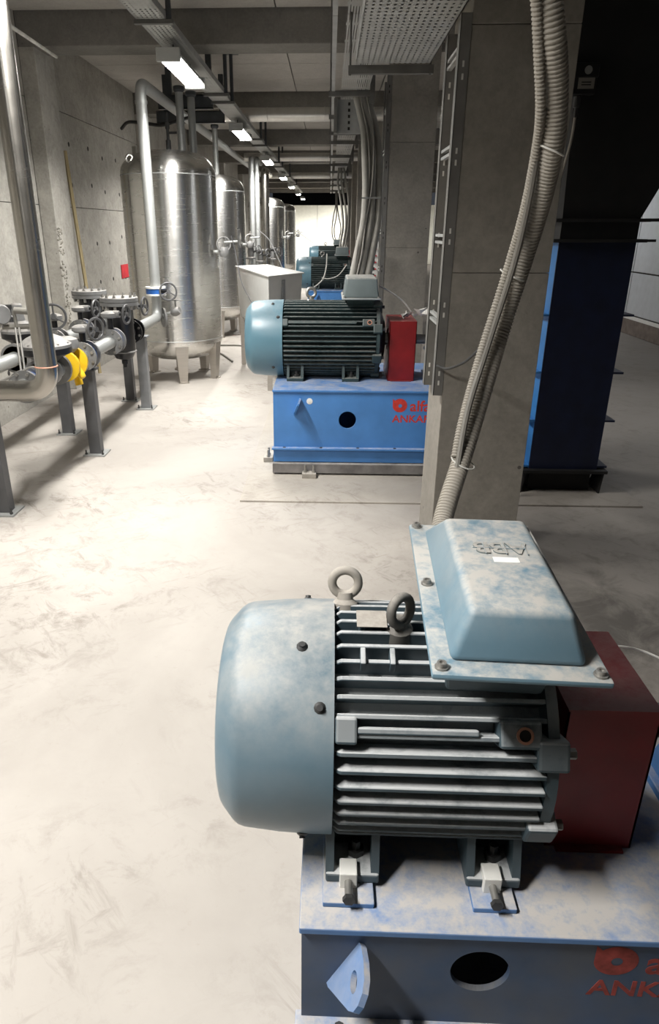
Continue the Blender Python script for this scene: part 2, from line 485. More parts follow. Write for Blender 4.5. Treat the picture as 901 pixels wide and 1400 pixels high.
tag(wf, 'concrete end wall behind the nearest motor', 'wall', kind='structure')
# right wall: kerb and horizontal white panels
wr = MB().box((XR + .04, YF, 0), (XR + .3, YB, ZC + .03)).build('wall_right', 'joint_dark', smooth=False)
tag(wr, 'panelled wall beyond the fans with white sheet cladding', 'wall', kind='structure')
MB().box((XR, YF, 0), (XR + .1, YB, .24)).build('kerb', 'kerb', wr, smooth=False, bevel=.01)
MB().box((XR + .005, YF, .24), (XR + .1, YB, .29)).build('sill', 'white_paint', wr, smooth=False, bevel=.004)
zs = [.30, .97, 1.77, 2.62, ZC]
ys = [-9, -6, -2.5, 1.2, 3.9, 6.6, 9.4, 12.2, 15.0, 17.8, 20.6, 24, 28, 32, 36]
for i in range(len(zs) - 1):
    for j in range(len(ys) - 1):
        MB().box((XR + .02, ys[j] + .012, zs[i] + .012), (XR + .06, ys[j + 1] - .012, zs[i + 1] - .012)).build('cladding_panel', 'door_panel', wr, smooth=False, bevel=.006)

# free standing columns
COLX0, COLX1 = .555, .99
for k, yb in enumerate(BAY[1:7]):
    nm = ['beside the nearest motor, with a cable ladder on its side', 'behind the second motor, with a cable ladder on its side'][k] if k < 2 else None
    c = thing('concrete_column', ('square concrete column ' + nm) if nm else 'square concrete column farther down the motor row', 'column', ((COLX0 + COLX1) / 2, yb + .22, 0), 'columns along the motor row')
    c['kind'] = 'structure'
    for z0, z1 in ((0, 1.46), (1.462, 2.40), (2.402, 3.2)):
        MB().box((COLX0, yb, z0), (COLX1, yb + .45, z1)).build('shaft', 'concrete_dark', c, smooth=False, bevel=.003)

# ================================================================== LAMPS
LIGHT_LABEL = 'bright twin tube ceiling lamp hung below the narrow cable tray'
for i, y in enumerate(LAMP_Y):
    t = thing('ceiling_lamp', LIGHT_LABEL, 'lamp', (LAMP_X, y, LAMP_Z), 'row of tube lamps above the aisle', local=True)
    MB().hexa([(-.09, -.55, .015), (.09, -.55, .015), (.09, .55, .015), (-.09, .55, .015)],
              [(-.05, -.55, .075), (.05, -.55, .075), (.05, .55, .075), (-.05, .55, .075)]).build('housing', 'lamp_body', t, smooth=False, bevel=.006)
    for sx in (-.043, .043):
        MB().lathe([(.020, 0), (.034, .02), (.034, .98), (.020, 1.0)], (sx, -.5, .012), (0, 1, 0), 12).build('tube', 'lamp_glow', t)
    for sy in (-.56, .56):
        MB().box((-.092, sy - .02, -.022), (.092, sy + .02, .07)).build('end_cap', 'lamp_body', t, smooth=False, bevel=.006)
    for sy in (-.35, .35):
        MB().cyl((0, sy, .07), (0, sy, .135), .006, n=6).build('hanger', 'tray_dark', t)
    ld = bpy.data.lights.new('lamp_light', 'AREA'); ld.shape = 'RECTANGLE'; ld.size = .16; ld.size_y = 1.0
    ld.energy = LAMP_W; ld.color = (1.0, .98, .94); ld.spread = LAMP_SPREAD
    lo = bpy.data.objects.new('lamp_light', ld); COL.objects.link(lo); lo.parent = t; lo.location = (0, 0, -.03)
# added unseen lamps: two to fill beyond the fans, one to brighten the partition
for i, (x, y, en, lcol, lb) in enumerate(((3.7, 6.0, 9, (.82, .88, 1.0), 'unseen cool white fill lamp added beyond the fan ducts'), (3.7, 12.5, 9, (.82, .88, 1.0), 'unseen cool white fill lamp added beyond the fan ducts'), (1.1, 33.6, 200, (1.0, .965, .90), 'unseen tube lamp added to brighten the white partition'))):
    t = thing('ceiling_lamp', lb, 'lamp', (x, y, LAMP_Z), 'added fill lamps beyond the fans' if i < 2 else None, local=True)
    MB().hexa([(-.09, -.55, .015), (.09, -.55, .015), (.09, .55, .015), (-.09, .55, .015)],
              [(-.05, -.55, .075), (.05, -.55, .075), (.05, .55, .075), (-.05, .55, .075)]).build('housing', 'lamp_body', t, smooth=False, bevel=.006)
    for sx in (-.043, .043):
        MB().cyl((sx, -.5, .012), (sx, .5, .012), .03, n=10).build('tube', 'lamp_glow', t)
    for sy in (-.4, .4):
        MB().cyl((0, sy, .07), (0, sy, ZC - LAMP_Z), .006, n=6).build('hanger', 'tray_dark', t)
    ld = bpy.data.lights.new('lamp_light', 'AREA'); ld.shape = 'RECTANGLE'; ld.size = .16; ld.size_y = 1.0
    ld.energy = en; ld.color = lcol
    lo = bpy.data.objects.new('lamp_light', ld); COL.objects.link(lo); lo.parent = t; lo.location = (0, 0, -.03)
# narrow tray above the lamps
t = thing('lamp_cable_tray', 'narrow perforated cable tray running down the aisle above the tube lamps', 'cable tray', (LAMP_X, 8, 2.97))
for k in range(8):
    y0 = -.2 + k * 3.9
    MB().box((LAMP_X - .10, y0, 2.972), (LAMP_X + .10, y0 + 3.89, 2.975)).build('tray_bottom', 'tray_perf_small', t, smooth=False)
    for s in (-1, 1):
        x = LAMP_X + s * .10
        MB().box((x - .004, y0, 2.972), (x + .004, y0 + 3.89, 3.018)).build('tray_side', 'tray_grey', t, smooth=False)
for y in [1.6, 4.9, 5.6, 8.4, 8.9, 12.4, 13.3, 16.6, 17.8, 21, 25]:
    q = thing('tray_hanger', 'dark threaded hanger post carrying the narrow lamp tray', 'hanger', (LAMP_X + .12, y, ZC), 'hangers of the lamp tray')
    MB().cyl((LAMP_X + .12, y, 2.95), (LAMP_X + .12, y, ZC), .020, n=8).build('post', 'beam_steel', q)
    MB().box((LAMP_X + .04, y - .06, ZC - .045), (LAMP_X + .20, y + .06, ZC)).build('ceiling_plate', 'beam_steel', q, smooth=False)
    MB().box((LAMP_X - .12, y - .02, 2.945), (LAMP_X + .15, y + .02, 2.97)).build('bracket', 'tray_dark', q, smooth=False)

# ================================================================== MOTORS
def make_motor(loc, r, Lc, Lf, s, label, near, group='electric motors in a row', nf=44):
    """axis along +x; origin below the axis where the fan cowl meets the fins, on the base"""
    t = thing('electric_motor', label, 'motor', loc, group, local=True)
    body = 'motor_body' if near else 'motor_body_dark'
    cowl = 'motor_cowl' if near else 'motor_cowl_clean'
    A = Vector((0, 0, s))
    k = r / .235
    prof = [(r * .30, -Lc * 1.0), (r * .74, -Lc * .995), (r * .785, -Lc * .98), (r * .82, -Lc * .955), (r * .915, -Lc * .865), (r * .945, -Lc * .82), (r * .962, -Lc * .76), (r * .99, -Lc * .45), (r, -Lc * .2), (r, .004), (r * .985, .004), (r * .97, -Lc * .1)]
    co = MB().lathe(prof, A, (1, 0, 0), 64, True, False).build('fan_cowl', cowl, t)
    for q in range(4):
        MB().torus(A + Vector((-Lc * (1.004 - .003 * q), 0, 0)), (1, 0, 0), r * (.2 + .13 * q), .004, 28, 6).build('guard_ring', 'bolt_dark', co)
    for a, xx in ((68, -.13), (40, -.05), (128, -.12), (160, -.12), (-40, -.12), (-140, -.12)):
        a = R(a); d = Vector((0, -math.cos(a), math.sin(a)))
        p = A + d * (r * .985) + Vector((xx * Lc / .25 * .5, 0, 0))
        bo = MB().lathe([(.011 * k, 0), (.011 * k, .004), (.006 * k, .008), (.006 * k, .012)], p, d, 10).build('cowl_screw', 'bolt_dark', co)
    rc = r * .80
    MB().lathe([(rc * .9, -.02), (rc, -.015), (rc, Lf + .01), (rc * .9, Lf + .012)], A, (1, 0, 0), 48).build('stator_frame', body, t)
    th = .0045 * k
    fp = [(.004, rc - .01), (.004, r * .955), (.016, r * .995), (Lf, r * .995), (Lf, rc - .01)]
    fin = MB().prism(fp, (0, th, 0), (1, 0, 0), (0, 0, 1), 2 * th).build('fin', body, t, smooth=False, bevel=.0016 * k, seg=1)
    fin.location = A
    firstf = True
    for i in range(nf):
        a = 2 * PI * (i + .5) / nf
        deg = math.degrees(a)
        if 168 < deg < 192: continue           # belly between the feet
        if firstf: fin.rotation_euler = (a, 0, 0); firstf = False
        else: place(fin, 'fin', t, A, (a, 0, 0))
    # drive end shield
    es = MB().lathe([(rc, Lf), (r * .97, Lf + .002), (r * .97, Lf + .022 * k), (r * .86, Lf + .03 * k), (r * .72, Lf + .036 * k), (r * .45, Lf + .062 * k), (r * .28, Lf + .066 * k)], A, (1, 0, 0), 48).build('end_shield', body, t)
    for i in range(8):
        a = 2 * PI * (i + .5) / 8
        d = Vector((0, math.sin(a), math.cos(a)))
        m = Matrix.Translation(A + Vector((Lf, 0, 0))) @ Matrix.Rotation(-a, 4, 'X')
        MB().box((-.02 * k, -.028 * k, r * .80), (.036 * k, .028 * k, r * 1.035), m).build('shield_lug', body, es, smooth=False, bevel=.006 * k)
        MB().lathe([(.010 * k, 0), (.010 * k, .016 * k)], A + d * (r * .93) + Vector((Lf + .036 * k, 0, 0)), (1, 0, 0), 6).build('shield_bolt', 'bolt_steel' if near else 'bolt_dark', es)
    MB().cyl(A + Vector((Lf + .03, 0, 0)), A + Vector((Lf + .20, 0, 0)), .038 * k, n=20).build('shaft', 'bolt_steel', t)
    # feet
    for xf in ((.046, .318) if near else (Lf * .14, Lf * .74)):
        for sg in (-1, 1):
            f = MB().box((xf - .052 * k, sg * r * .62 - .065 * k, 0), (xf + .052 * k, sg * r * .62 + .065 * k, .022 * k)).build('foot', body, t, smooth=False, bevel=.004)
            for xx in (-.044, .044):
                MB().hexa([(xf + (xx - .008) * k, sg * r * .62 - .06 * k, .02), (xf + (xx + .008) * k, sg * r * .62 - .06 * k, .02), (xf + (xx + .008) * k, sg * r * .62 + .06 * k, .02), (xf + (xx - .008) * k, sg * r * .62 + .06 * k, .02)],
                          [(xf + (xx - .008) * k, sg * r * .60 - .035 * k, s - r * .52), (xf + (xx + .008) * k, sg * r * .60 - .035 * k, s - r * .52), (xf + (xx + .008) * k, sg * r * .5 + .05 * k, s - r * .52), (xf + (xx - .008) * k, sg * r * .5 + .05 * k, s - r * .52)]).build('foot_web', body, f, smooth=False)
            MB().hexa([(xf - .044 * k, sg * r * .55 - .006, .02), (xf + .044 * k, sg * r * .55 - .006, .02), (xf + .044 * k, sg * r * .55 + .006, .02), (xf - .044 * k, sg * r * .55 + .006, .02)],
                      [(xf - .044 * k, sg * r * .5 - .006, s - r * .55), (xf + .044 * k, sg * r * .5 - .006, s - r * .55), (xf + .044 * k, sg * r * .5 + .006, s - r * .55), (xf - .044 * k, sg * r * .5 + .006, s - r * .55)]).build('foot_wall', body, f, smooth=False)
            MB().lathe([(.017 * k, 0), (.017 * k, .014 * k), (.009 * k, .014 * k), (.009 * k, .034 * k)], (xf + .008, sg * (r * .62 + .012), .022 * k), (0, 0, 1), 6).build('foot_bolt', 'bolt_dark', f)
    # bosses beside the fins
    for a, x0, x1, hol in ((36, .006, .045, False), (36, Lf - .085 * k, Lf - .012, True)):
        a = R(a - 5)
        m = Matrix.Translation(A) @ Matrix.Rotation(PI / 2 - a, 4, 'X')
        bs = MB().box((x0, -.024 * k, rc), (x1, .024 * k, r * 1.03), m).build('boss', body, t, smooth=False, bevel=.005 * k)
        if hol:
            c = m @ Vector(((x0 + x1) / 2 + .006, 0, r * 1.03))
            d = (m.to_3x3() @ Vector((0, 0, 1)))
            MB().ring(c, d, .015 * k, .0105 * k, .006, 16).build('rust_ring', 'rust_ring', bs)
            MB().lathe([(.0105 * k, -.001), (.0105 * k, .0006)], c, d, 16).build('threaded_hole', 'hole_dark', bs)
        else:
            m2 = Matrix.Translation(A) @ Matrix.Rotation(PI / 2 - a - R(0), 4, 'X')
            MB().box((x1, -.006 * k, r * .95), (Lf - .12 * k, .006 * k, r * 1.016), m2).build('long_rib', body, t, smooth=False, bevel=.003)
    # eye bolts
    eyes = ((.026, 107, 0), (.128, 81, .75)) if near else ((Lf * .30, 92, 0.25),)
    for xe, ae, tw in eyes:
        a = R(ae); d = Vector((0, -math.cos(a), math.sin(a)))
        b0 = A + d * (r * .96) + Vector((xe, 0, 0))
        em = 'dusty_metal' if near and tw == 0 else ('eye_dark' if near else 'bolt_steel')
        ey = MB().lathe([(.026 * k, -.02), (.026 * k, .008), (.017 * k, .016), (.015 * k, .03 * k)], b0, d, 16).build('eye_bolt', em, t)
        ax = Vector((math.sin(tw), -math.cos(tw), .12))
        MB().torus(b0 + d * (.050 * k), ax, .027 * k, .0095 * k, 24, 10).build('eye_ring', em, ey)
    if near:
        # rating plate and its empty bracket on the fins
        for ac, full in ((84, True), (63, False)):
            a = R(ac); m = Matrix.Translation(A) @ Matrix.Rotation(PI / 2 - a, 4, 'X')
            for xx in (.056, .110):
                MB().box((xx - .005, -.017, r * .9), (xx + .005, .017, r * 1.035), m).build('plate_post', body, t, smooth=False, bevel=.002)
            if full:
                pl = MB().box((.046, -.026, r * 1.035), (.104, .026, r * 1.042), m).build('rating_plate', 'dusty_metal', t, smooth=False, bevel=.001)
                pl['label'] = 'dusty metal rating plate'
    return t

def make_tbox(t, x0, x1, y0, y1, zp, lid_h, ztop, s, near, base_z):
    """terminal box, in the motor's own coordinates"""
    mats = ('box_lid', 'box_lid') if near else ('box_grey', 'box_grey_dark')
    ped = MB().hexa([(x0 + .05, y0 + .16, ztop - .06), (x1 - .05, y0 + .16, ztop - .06), (x1 - .05, y1 - .14, ztop - .06), (x0 + .05, y1 - .14, ztop - .06)],
                    [(x0 + .03, y0 + .10, zp - .012), (x1 - .03, y0 + .10, zp - .012), (x1 - .03, y1 - .08, zp - .012), (x0 + .03, y1 - .08, zp - .012)]).build('terminal_box', 'motor_body' if near else 'motor_body_dark', t, smooth=False, bevel=.006)
    MB().box((x0, y0, zp - .012), (x1, y1, zp)).build('lid_flange', mats[0], ped, smooth=True, bevel=.005, seg=2)
    i = .028 if near else .014
    sl, sr, sf, sb = (.030, .026, .022, .12) if near else (.016, .016, .014, .05)
    lid = MB().hexa([(x0 + i, y0 + i * 1.2, zp - .001), (x1 - i, y0 + i * 1.2, zp - .001), (x1 - i, y1 - i * 1.2, zp - .001), (x0 + i, y1 - i * 1.2, zp - .001)],
                    [(x0 + i + sl, y0 + i * 1.2 + sf, zp + lid_h), (x1 - i - sr, y0 + i * 1.2 + sf, zp + lid_h), (x1 - i - sr, y1 - i * 1.2 - sb, zp + lid_h), (x0 + i + sl, y1 - i * 1.2 - sb, zp + lid_h)]).build('lid', mats[1], ped, bevel=.012, seg=4)
    for xx in (x0 + .016, x1 - .016):
        for yy in (y0 + .018, (y0 + y1) / 2, y1 - .018):
            MB().lathe([(.011, 0), (.011, .003), (.0075, .003), (.0075, .010), (.004, .010), (.004, .006)], (xx, yy, zp), (0, 0, 1), 10, True, True).build('lid_screw', 'bolt_steel', ped)
    return ped, lid

# ------------------------------------------------------------------ bases
def plate_with_hole(x0, x1, z0, z1, y, th, cx, cz, rad, n=48):
    mb = MB()
    def outer(a):
        dx, dz = math.cos(a), math.sin(a)
        ts = []
        if dx > 1e-9: ts.append((x1 - cx) / dx)
        if dx < -1e-9: ts.append((x0 - cx) / dx)
        if dz > 1e-9: ts.append((z1 - cz) / dz)
        if dz < -1e-9: ts.append((z0 - cz) / dz)
        q = min(ts); return cx + dx * q, cz + dz * q
    angs = [2 * PI * i / n for i in range(n)]
    for (px, pz) in ((x0, z0), (x1, z0), (x0, z1), (x1, z1)): angs.append(math.atan2(pz - cz, px - cx) % (2 * PI))
    angs = sorted(set(angs)); n = len(angs)
    vs = []
    for yy in (y, y + th):
        for a in angs: vs.append((cx + rad * math.cos(a), yy, cz + rad * math.sin(a)))
        for a in angs:
            ox, oz = outer(a); vs.append((ox, yy, oz))
    fs = []
    for i in range(n):
        j = (i + 1) % n
        fs += [(i, j, n + j, n + i), (2 * n + i, 3 * n + i, 3 * n + j, 2 * n + j), (i, 2 * n + i, 2 * n + j, j), (n + i, n + j, 3 * n + j, 3 * n + i)]
    return mb.add(vs, fs)

def make_base(loc, L, D, Hh, zfl, hole, lug, word, label, near, clamps=()):
    t = thing('machine_base', label, 'machine base', loc, 'welded steel motor bases', local=True)
    mt = 'base_blue_dusty' if near else 'base_blue'
    mtop = 'base_top_dusty' if near else 'base_blue'
    fp = plate_with_hole(.004, L, zfl, Hh - .016, .012, .012, hole[0], hole[1], hole[2]).build('front_plate', mt, t, smooth=False)
    MB().box((0, 0, Hh - .016), (L, D, Hh)).build('top_plate', mtop, t, smooth=False, bevel=.003)
    MB().box((.004, .024, .0), (.016, D - .012, Hh - .016)).build('end_plate', mt, t, smooth=False)
    MB().box((.016, D - .024, .0), (L, D - .012, Hh - .016)).build('rear_plate', mt, t, smooth=False)
    fg = MB().box((-.008, -.028, zfl - .014), (L, .024, zfl)).build('lower_flange', mtop if not near else 'base_top_dusty', t, smooth=False, bevel=.002)
    for xx in (.08, .34, .60, .86, 1.1):
        if xx < L: MB().lathe([(.011, 0), (.011, .003)], (xx, -.008, zfl), (0, 0, 1), 8).build('flange_bolt', 'bolt_dark', fg)
    MB().box((.002, .004, zfl * .45), (L, .016, zfl - .014)).build('channel_web', mt, t, smooth=False)
    MB().box((-.004, -.030, .0 + .012), (L, .010, zfl * .42)).build('skirt', 'skirt_grey', t, smooth=False, bevel=.003)
    # lifting lug: a triangular ear with an oblong hole, standing out of the front plate
    (ax, az), (bx_, bz) = lug                  # upper and lower end of its slanting weld on the front plate
    ln = math.hypot(bx_ - ax, bz - az); rd = Vector(((bx_ - ax) / ln, 0, (bz - az) / ln)); nd_ = rd.cross(Vector((0, -1, 0)))
    ring_o = [(0, 0), (-.05 * ln, .012), (-.10 * ln, .045), (-.10 * ln, .076), (-.03 * ln, .096), (.10 * ln, .108), (.23 * ln, .109), (.36 * ln, .098), (.95 * ln, .013), (ln, 0)]
    hc = (.19 * ln, .060)
    n = 28; mb = MB(); vs = []; N = len(ring_o)
    def ray_poly(a):
        d = Vector((math.cos(a), math.sin(a))); best = None
        for i in range(N):
            p = Vector(ring_o[i]); e = Vector(ring_o[(i + 1) % N]) - p; w = p - Vector(hc)
            den = d.x * e.y - d.y * e.x
            if abs(den) < 1e-12: continue
            tt = (w.x * e.y - w.y * e.x) / den; uu = (w.x * d.y - w.y * d.x) / den
            if tt > 0 and -1e-6 <= uu <= 1 + 1e-6 and (best is None or tt < best): best = tt
        return Vector(hc) + d * best
    angs = sorted(set([2 * PI * i / n for i in range(n)] + [math.atan2(p[1] - hc[1], p[0] - hc[0]) % (2 * PI) for p in ring_o])); n = len(angs)
    def lp(p, off): return Vector((ax, .013, az)) + rd * p[0] + Vector((0, -p[1], 0)) + nd_ * off
    for off in (-.006, .006):
        for a in angs: vs.append(lp((hc[0] + .013 * math.cos(a), hc[1] + .020 * math.sin(a)), off))
        for a in angs: vs.append(lp(ray_poly(a), off))
    fs = []
    for i in range(n):
        j = (i + 1) % n
        fs += [(i, j, n + j, n + i), (2 * n + i, 3 * n + i, 3 * n + j, 2 * n + j), (i, 2 * n + i, 2 * n + j, j), (n + i, n + j, 3 * n + j, 3 * n + i)]
    mb.add(vs, fs).build('lifting_lug', 'base_top_dusty' if near else 'base_blue', t, smooth=False)
    # stencilled maker's mark: disc with a letter-like notch, then lettering
    wx, wz, ws = word
    sm = 'stencil_red_dusty' if near else 'stencil_red'
    yt = .0112
    mk = MB(); pts_o = []; pts_i = []
    for i in range(40):
        a = 2 * PI * i / 40
        rr = .5
        x, z = rr * math.cos(a), rr * math.sin(a) * .95
        if x < 0 and z > 0: x, z = x * 1.0, max(z, -x * .95)
        pts_o.append((x, z)); pts_i.append((.02 + .13 * math.cos(a), -.02 + .13 * math.sin(a)))
    vs = [(wx + ws * (.5 + p[0]), yt, wz + ws * p[1]) for p in pts_o] + [(wx + ws * (.5 + p[0]), yt, wz + ws * p[1]) for p in pts_i]
    mk.add(vs, [(i, (i + 1) % 40, 40 + (i + 1) % 40, 40 + i) for i in range(40)]).build('stencil_emblem', sm, fp, smooth=False)
    text_mesh('alfa', ws * 1.05, 'stencil_lettering', sm, fp, (wx + ws * 1.2, yt + .0006, wz - ws * .38), (PI / 2, 0, 0), .0004, 1.0, ws * .02)
    text_mesh('ANKARA', ws * .72, 'stencil_lettering', sm, fp, (wx + ws * .02, yt + .0006, wz - ws * 1.18), (PI / 2, 0, 0), .0004, 1.08, ws * .015)
    # anchor cleats on the floor
    for (xx, yy, rz) in clamps:
        cl = MB().cbox((xx, yy, .018), (.10, .07, .036), rz).build('anchor_cleat', 'dusty_metal', t, smooth=False, bevel=.004)
        for q in (-.03, .03):
            dx, dy = math.cos(rz) * q, math.sin(rz) * q
            MB().lathe([(.013, 0), (.013, .012), (.008, .012), (.008, .055)], (xx + dx, yy + dy, .036), (0, 0, 1), 8).build('anchor_bolt', 'bolt_steel', cl)
    return t

# nearest machine
B1 = make_base((-.037, .87, 0), 1.35, .62, .455, .185, (.345, .338, .056), ((.118, .404), (.058, .285)), (.552, .384, .082),
               'dusty blue steel base under the nearest motor', True)
for x0, x1 in ((.006, .104), (.290, .372)):
    p = MB().box((x0 - B1.location.x, .045, .455), (x1 - B1.location.x, .56, .467)).build('foot_plate', 'base_top_dusty', B1, smooth=False, bevel=.002)
    xc = (x0 + x1) / 2 - B1.location.x
    MB().box((xc - .017, .078, .466), (xc + .017, .116, .503)).build('jack_block', 'white_paint', p, smooth=False, bevel=.002)
    MB().cyl((xc, .040, .484), (xc, .084, .484), .0075, n=10).build('jack_bolt', 'bolt_steel', p)
    MB().lathe([(.012, 0), (.012, .008)], (xc, .036, .484), (0, 1, 0), 6).build('jack_bolt_head', 'bolt_dark', p)
M1 = make_motor((.017, 1.17, .467), .235, .218, .378, .243, 'dust-covered blue-grey motor with two lifting eyes on the nearest base', True)
OX, OY, OZ = .017, 1.17, .467
ped, lid = make_tbox(M1, .187 - OX, .454 - OX, .868 - OY, 1.435 - OY, 1.032 - OZ, .082, .467 + .243 + .235 - OZ, .243, True, 0)
ped.rotation_euler = (0, 0, R(-2.6)); ped.location = (-.010, 0, 0)
zt = 1.032 - OZ + .082
tx = text_mesh('ABB', .062, 'raised_logo', 'box_grey_dark', lid, (.376 - OX, 1.165 - OY, zt), (0, 0, PI), .0022, .86, .0012)
for q in (.33, ):
    MB().box((.278 - OX, 1.1415 - OY, zt + .0015), (.372 - OX, 1.1430 - OY, zt + .0029)).build('logo_slit', 'box_lid', lid, smooth=False)
for xx in (.298, .334, .371):
    MB().box((xx - OX, 1.118 - OY, zt + .0015), (xx + .0014 - OX, 1.167 - OY, zt + .0029)).build('logo_slit', 'box_lid', lid, smooth=False)
st = MB().box((.308 - OX, 1.088 - OY, zt - .001), (.352 - OX, 1.108 - OY, zt + .0008)).build('sticker', 'sticker', lid, smooth=False)
st['label'] = 'blank white sticker'

def make_guard(lo, hi, label, arch):
    """coupling guard: sheet box with a shaft opening on the motor side"""
    t = thing('coupling_guard', label, 'coupling guard', ((lo[0] + hi[0]) / 2, (lo[1] + hi[1]) / 2, lo[2]), 'red coupling guards')
    (x0, y0, z0), (x1, y1, z1) = lo, hi
    MB().box((x0, y0, z0), (x1, y0 + .004, z1)).build('front_sheet', 'guard_red', t, smooth=False)
    MB().box((x0, y1 - .004, z0), (x1, y1, z1)).build('rear_sheet', 'guard_red', t, smooth=False)
    MB().box((x0, y0, z1), (x1, y1, z1 + .004)).build('top_sheet', 'guard_red', t, smooth=False)
    cyy, cz, rr = arch
    sheet = plate_with_hole(y0, y1, z0, z1, 0, .004, cyy, cz, rr)
    for nm, xx in (('end_sheet', x0), ('end_sheet', x1 - .004)):
        q = MB(); q.add([(xx + p.y, p.x, p.z) for p in sheet.v], sheet.f)
        q.build(nm, 'guard_red', t, smooth=False)
    for yy in (y0 - .015, y1 - .005):
        MB().box((x0 + .02, yy, z0), (x1 - .02, yy + .02, z0 + .006)).build('fixing_tab', 'guard_red', t, smooth=False)
    return t
make_guard((.468, 1.075, .455), (.645, 1.355, .80), 'dark red sheet coupling guard beside the nearest motor', (1.2, .71, .07))

def make_pedestal(loc, s, label):
    t = thing('bearing_pedestal', label, 'bearing', loc, 'fan bearing pedestals', local=True)
    MB().box((0, -.16, 0), (.30, .16, .02)).build('sole_plate', 'base_blue', t, smooth=False, bevel=.003)
    for xx in (.02, .26):
        MB().hexa([(xx, -.15, .02), (xx + .016, -.15, .02), (xx + .016, .15, .02), (xx, .15, .02)], [(xx, -.09, s - .09), (xx + .016, -.09, s - .09), (xx + .016, .09, s - .09), (xx, .09, s - .09)]).build('web', 'base_blue', t, smooth=False)
    MB().box((.0, -.11, s - .09), (.30, .11, s - .07)).build('top_plate', 'base_blue', t, smooth=False, bevel=.003)
    MB().lathe([(.05, 0), (.085, .01), (.085, .19), (.05, .2)], (.05, 0, s), (1, 0, 0), 24).build('bearing_housing', 'cast_grey', t)
    MB().cyl((-.07, 0, s), (.42, 0, s), .035, n=16).build('shaft', 'bolt_steel', t)
    return t
make_pedestal((.76, 1.17, .455), .255, 'blue fan bearing pedestal on the nearest base')

# second machine
B2 = make_base((-.38, 4.66, .012), 1.64, 1.06, .606, .197, (.522, .395, .061), ((.190, .544), (.149, .430)), (.832, .502, .100),
               'clean blue steel base with red stencilled lettering under the second motor', False, ((.26, -.075, 0), (-.06, .30, PI / 2)))
wd = MB().lathe([(.021, 0), (.021, .003), (.010, .003), (.010, .006)], (.257, .012, .527), (0, -1, 0), 16).build('earth_boss', 'white_paint', B2)
wd['label'] = 'round white earthing boss'
M2 = make_motor((-.33, 5.19, .618), .275, .272, .668, .272, 'clean blue motor with black fins and one lifting eye on the second base', False, nf=48)
def far_tbox(M, Lf=.70, s=.272, r=.275):
    return make_tbox(M, Lf * .60, Lf * .60 + .27, -.26, .24, s + r + .035, .13, s + r, s, False, 0)
far_tbox(M2)
make_guard((.435, 4.99, .618), (.625, 5.40, 1.035), 'bright red sheet coupling guard beside the second motor', (5.19, .89, .08))
make_pedestal((.72, 5.19, .618), .272, 'blue fan bearing pedestal on the second base')
# crumpled clear film and hose end by the second guard
fm = MB()
for i in range(9):
    a = Vector((.60 + random.uniform(-.07, .08), 5.1 + random.uniform(-.08, .1), 1.04 + random.uniform(.0, .03)))
    fm.add([a + Vector((random.uniform(-.05, .05), random.uniform(-.05, .05), random.uniform(0, .07))) for _ in range(4)], [(0, 1, 2), (0, 2, 3)])
tag(fm.build('plastic_film', 'white_paint', smooth=False, at=(.6, 5.1, 1.04)), 'crumpled scrap of pale plastic film lying on the bright red guard', 'plastic film')

# machines three and four farther down the row
for y, nm in ((13.2, 'third'), (21.6, 'fourth')):
    b = make_base((-.38, y - .53, 0), 1.72, 1.06, .618, .20, (.522, .40, .061), ((.190, .556), (.149, .442)), (.832, .508, .100), 'blue steel base under the %s motor down the row' % nm, False)
    m = make_motor((-.33, y, .618), .275, .272, .668, .272, 'blue motor, %s in the row beyond the steel bin' % nm, False, nf=48)
    far_tbox(m)
    make_guard((.435, y - .2, .618), (.625, y + .21, 1.035), 'red coupling guard beside the %s motor' % nm, (y, .89, .08))
q = MB().tube(smooth_path([on_y(447, 347, 12.88), on_y(446, 365, 12.84), on_y(441, 382, 12.80), on_y(428, 394, 12.84)]), .011, 8)
tag(q.build('hose', 'cable_white', at=on_y(447, 347, 12.88)), 'pale hose hanging over the fins of the third motor', 'hose')
q = MB().tube(smooth_path([on_y(474, 362, 12.8), on_y(463, 376, 12.78), on_y(450, 381, 12.76), on_y(440, 380, 12.78)]), .009, 8)
tag(q.build('hose', 'cable_white', at=on_y(474, 362, 12.8)), 'thin pale hose looping from the drive end of the third motor', 'hose')

# ================================================================== BLUE DUCT with dark hood (fan of the second machine)
t = thing('fan_duct', 'tall dark blue duct with flat stiffening ribs and a black hood above', 'duct', (1.57, 4.7, .012))
DX0, DX1, DY0, DY1 = 1.345, 1.79, 4.37, 5.05
MB().box((DX0, DY0, .17), (DX1, DY0 + .01, 1.57)).build('front_sheet', 'duct_blue_shaded', t, smooth=False)
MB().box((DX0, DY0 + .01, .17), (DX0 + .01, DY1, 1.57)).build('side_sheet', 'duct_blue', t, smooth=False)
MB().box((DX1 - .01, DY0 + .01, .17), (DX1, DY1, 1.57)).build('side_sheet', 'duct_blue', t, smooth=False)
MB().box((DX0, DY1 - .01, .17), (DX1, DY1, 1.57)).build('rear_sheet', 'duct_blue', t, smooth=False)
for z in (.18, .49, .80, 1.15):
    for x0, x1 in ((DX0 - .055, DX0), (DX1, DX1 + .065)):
        MB().box((x0, DY0 + .005, z), (x1, DY1, z + .012)).build('stiffening_rib', 'duct_blue' if x0 < DX0 else 'duct_blue_shaded', t, smooth=False)
MB().box((DX0 - .06, DY0 - .04, .15), (DX1 + .06, DY1, .17)).build('lower_flange', 'duct_black', t, smooth=False)
MB().box((DX0 + .02, DY0 + .04, .012), (DX1 - .02, DY1 - .02, .15)).build('plinth', 'duct_black', t, smooth=False)
